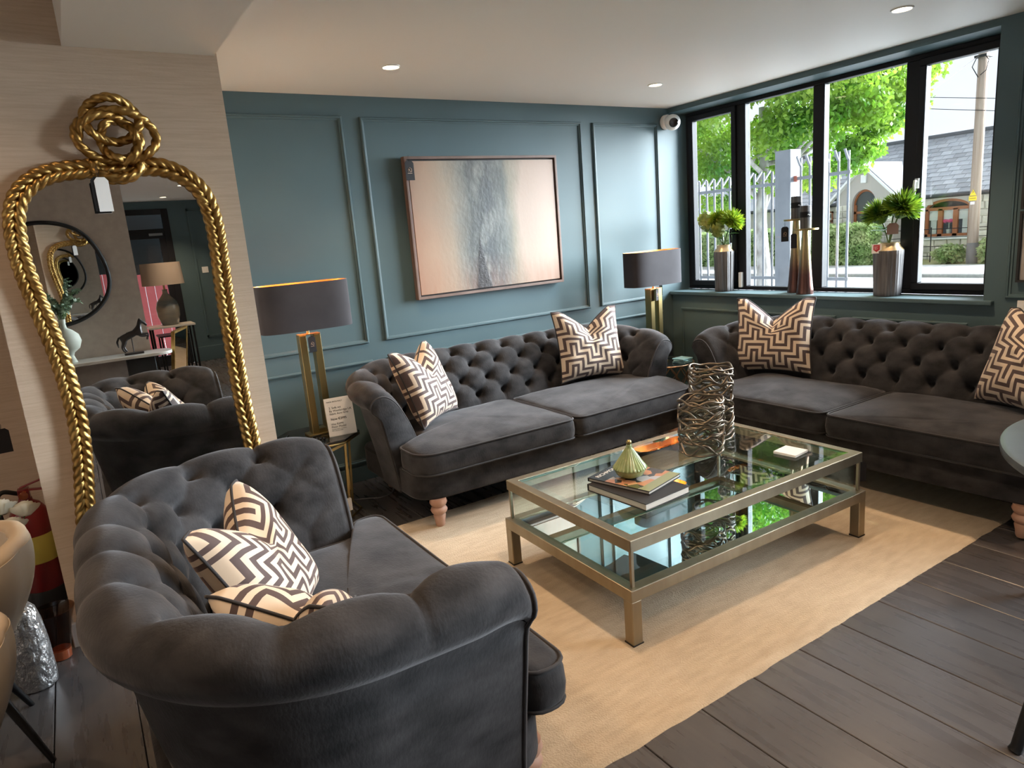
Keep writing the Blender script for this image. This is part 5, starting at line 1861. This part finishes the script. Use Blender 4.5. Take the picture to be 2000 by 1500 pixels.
for r_ in range(nrow):
    for c_ in range(21):
        y = -3.35 + c_ * .355 + (r_ % 2) * .177
        s_ = r_ * ex
        o_ = inst(sm, 'slate', roof, (-ov + s_ * math.cos(sl), y, EZ - ov * math.tan(sl) + s_ * math.sin(sl) + .004), (0, 0, 0))
        # local +Y of the slate runs up the slope, tilted slightly proud at its tail
        o_.rotation_euler = (Matrix.Rotation(R(-90), 3, 'Z') @ Matrix.Rotation(sl - .035, 3, 'X')).to_euler()
MB().tube([(RX, Y0 - .3, RZ + .02), (RX, Y1 + .3, RZ + .02)], .09, 10).build('ridge_tile', SLATED, roof, 60)
MB().tube([(-ov - .03, Y0 - .3, EZ - .20), (-ov - .03, Y1 + .3, EZ - .20)], .06, 10).build('gutter', GUTTER, ct, 60)
# arched window
wn_ = MB()
t_ = .085
def bar(y0_, y1_, z0_, z1_, x0_=.10, x1_=.20):
    wn_.box(x0_, x1_, y0_, y1_, z0_, z1_)
bar(wy0, wy1, wz0, wz0 + t_); bar(wy0, wy0 + t_, wz0, wz1); bar(wy1 - t_, wy1, wz0, wz1); bar(wy0, wy1, wz1 - .05, wz1 + .05)
third = (wy1 - wy0) / 3
for k in (1, 2):
    bar(wy0 + third * k - .07, wy0 + third * k + .07, wz0, wz1)
for (a, b) in zip(arc, arc[1:]):
    wn_.beam((.15, a[0], a[1] - .03), (.15, b[0], b[1] - .03), .09, .10)
hwn = wn_.build('arched_window', BROWNW, ct, 0)
for k in range(3):
    MB().box(.155, .165, wy0 + third * k + .05, wy0 + third * (k + 1) - .05, wz0 + .06, wz1 - .04).build('pane', GLASS, hwn, 0)
    MB().box(.20, .21, wy0 + third * k + .06, wy0 + third * (k + 1) - .06, wz1 - .36, wz1 - .04).build('blind', BLIND, hwn, 0)
for y_ in (wy0 + .12, wy1 - .30):
    MB().box(.24, .26, y_, y_ + .18, wz0 + .06, wz1 - .05).build('curtain', BLIND, hwn, 0)
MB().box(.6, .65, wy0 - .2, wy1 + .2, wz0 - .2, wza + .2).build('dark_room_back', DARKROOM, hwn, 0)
MB().box(-.05, .2, wy0 - .05, wy1 + .05, wz0 - .09, wz0).build('window_sill', BARGE, ct, 0)
fl = thing('window_flowers', 'pink flowers behind the cottage window glass', 'flowers', (hsx + .225, 9 + yc, wz0 + G + .06))
mb = MB()
for k in range(9):
    a = k * 2.4
    mb.lathe([(.01, -.05), (.07, -.01), (.08, .03), (.03, .06)], (0, .13 * math.cos(a), .42 + .09 * math.sin(a * 1.3)), 10)
mb.build('blooms', PINK, fl, 60)
mb = MB().tube([(0, 0, 0), (0, 0, .4)], .02, 6).lathe([(.06, 0), (.08, .16)], n=14)
mb.build('pot', SAGE, fl, 60)
# porch
py, ph, pe, pa = .76, 1.12, 1.86 - G, 2.93 - G
pw = MB()
F_, B_ = -.55, .5
oy, oh, oz = py, .43, 1.60 - G      # door opening: half width, spring height
oarc = [(oy + oh * math.cos(R(180 - 180 * k / 14)), oz + .52 * math.sin(R(180 * k / 14))) for k in range(15)]
pw.box(F_, F_ + .3, py - ph + .12, oy - oh, 0, pe).box(F_, F_ + .3, oy + oh, py + ph - .12, 0, pe)
topz = lambda y_: pa - (pa - pe) * abs(y_ - py) / ph - .02
allp = [(oy - ph + .12, pe)] + [(oy - oh, pe)]
for (a, b) in zip(oarc, oarc[1:]):
    pw.add([(F_, a[0], max(a[1], oz)), (F_, b[0], max(b[1], oz)), (F_, b[0], topz(b[0])), (F_, a[0], topz(a[0]))], [(0, 1, 2, 3)])
    pw.add([(F_, a[0], a[1]), (F_, b[0], b[1]), (F_ + .3, b[0], b[1]), (F_ + .3, a[0], a[1])], [(0, 1, 2, 3)])
for s_ in (-1, 1):
    y_a, y_b = oy + s_ * oh, py + s_ * (ph - .12)
    pw.add([(F_, y_a, pe), (F_, y_b, pe), (F_, y_b, topz(y_b)), (F_, y_a, topz(y_a))], [(0, 1, 2, 3)])
    pw.box(F_ + .3, B_, min(py + s_ * (ph - .12), py + s_ * (ph - .32)), max(py + s_ * (ph - .12), py + s_ * (ph - .32)), 0, pe)
porch = pw.build('porch_wall', RENDER_, ct, 0, recalc=False)
for r_ in range(9):
    for s_ in (-1, 1):
        for k in range(2):
            w_ = .28
            yc_ = py + s_ * (oh + .06 + .14 + k * .28)
            if r_ * .224 + .22 < pe:
                inst(stm_cache[(r_ * 3 + k) % 6], 'stone', porch, (F_ - .03, yc_, .02 + r_ * .224), (0, 0, 0), (1, .52, 1))
for s_ in (-1, 1):
    ye, ze = py + s_ * (ph + .16), pe - (pa - pe) * .16 / ph
    MB().beam((F_ - .10, py - s_ * .02, pa + .02), (F_ - .10, ye, ze), .07, .20, (1, 0, 0)).build('bargeboard', BARGE, ct, 0)
    xm = RX * (pa - EZ) / (RZ - EZ)
    MB().add([(F_ - .14, py, pa + .10), (F_ - .14, ye, ze + .10), (xm + .3, py, pa + .10), (.4, ye, ze + .10), (F_ - .14, py, pa + .05), (F_ - .14, ye, ze + .05)],
             [(0, 1, 3, 2), (0, 4, 5, 1)]).build('porch_roof', SLATE, ct, 0, recalc=False)
dr = MB()
for (a, b) in zip(oarc, oarc[1:]):
    dr.beam((F_ + .16, a[0], a[1] - .03), (F_ + .16, b[0], b[1] - .03), .08, .09)
dr.box(F_ + .12, F_ + .2, oy - oh, oy - oh + .09, 0, oz).box(F_ + .12, F_ + .2, oy + oh - .09, oy + oh, 0, oz).box(F_ + .12, F_ + .2, oy - oh, oy + oh, oz - .3, oz - .22).box(F_ + .12, F_ + .2, oy - oh, oy + oh, 0, .5)
dd = dr.build('arched_door', BROWNW, ct, 0)
MB().box(F_ + .17, F_ + .18, oy - oh, oy + oh, .4, oz + .5).build('pane', BLIND if False else DARKROOM, dd, 0)
MB().box(F_ - .08, F_, py - .10, py + .10, pa - .60, pa - .32).build('alarm_box', BARGE, ct, 0, .02)
lw = MB()
for q in ((2.25, 2.75, .66 - G, .74 - G), (2.25, 2.75, 1.4 - G, 1.46 - G), (2.25, 2.31, .66 - G, 1.46 - G), (2.69, 2.75, .66 - G, 1.46 - G), (2.25, 2.75, 1.08 - G, 1.14 - G)):
    lw.box(-.02, .05, *q)
lw = lw.build('side_window', BROWNW, ct, 0)
MB().box(.0, .01, 2.3, 2.7, .7 - G, 1.42 - G).build('pane', BLIND, lw, 0)
# estate railing
er = thing('estate_railing', 'thin black estate railing in front of the cottage window', 'railing', (18.9, 4.6, G))
for k in range(4):
    MB().box(-.012, .012, k * 1.3 - .012, k * 1.3 + .012, 0, 1.12).build('post', BLACKM, er, 0)
for z in (.22, .52, .80, 1.06):
    MB().tube([(0, 0, z), (0, 3.9, z)], .011, 6).build('rail', BLACKM, er, 60)
print('stones', cnt)
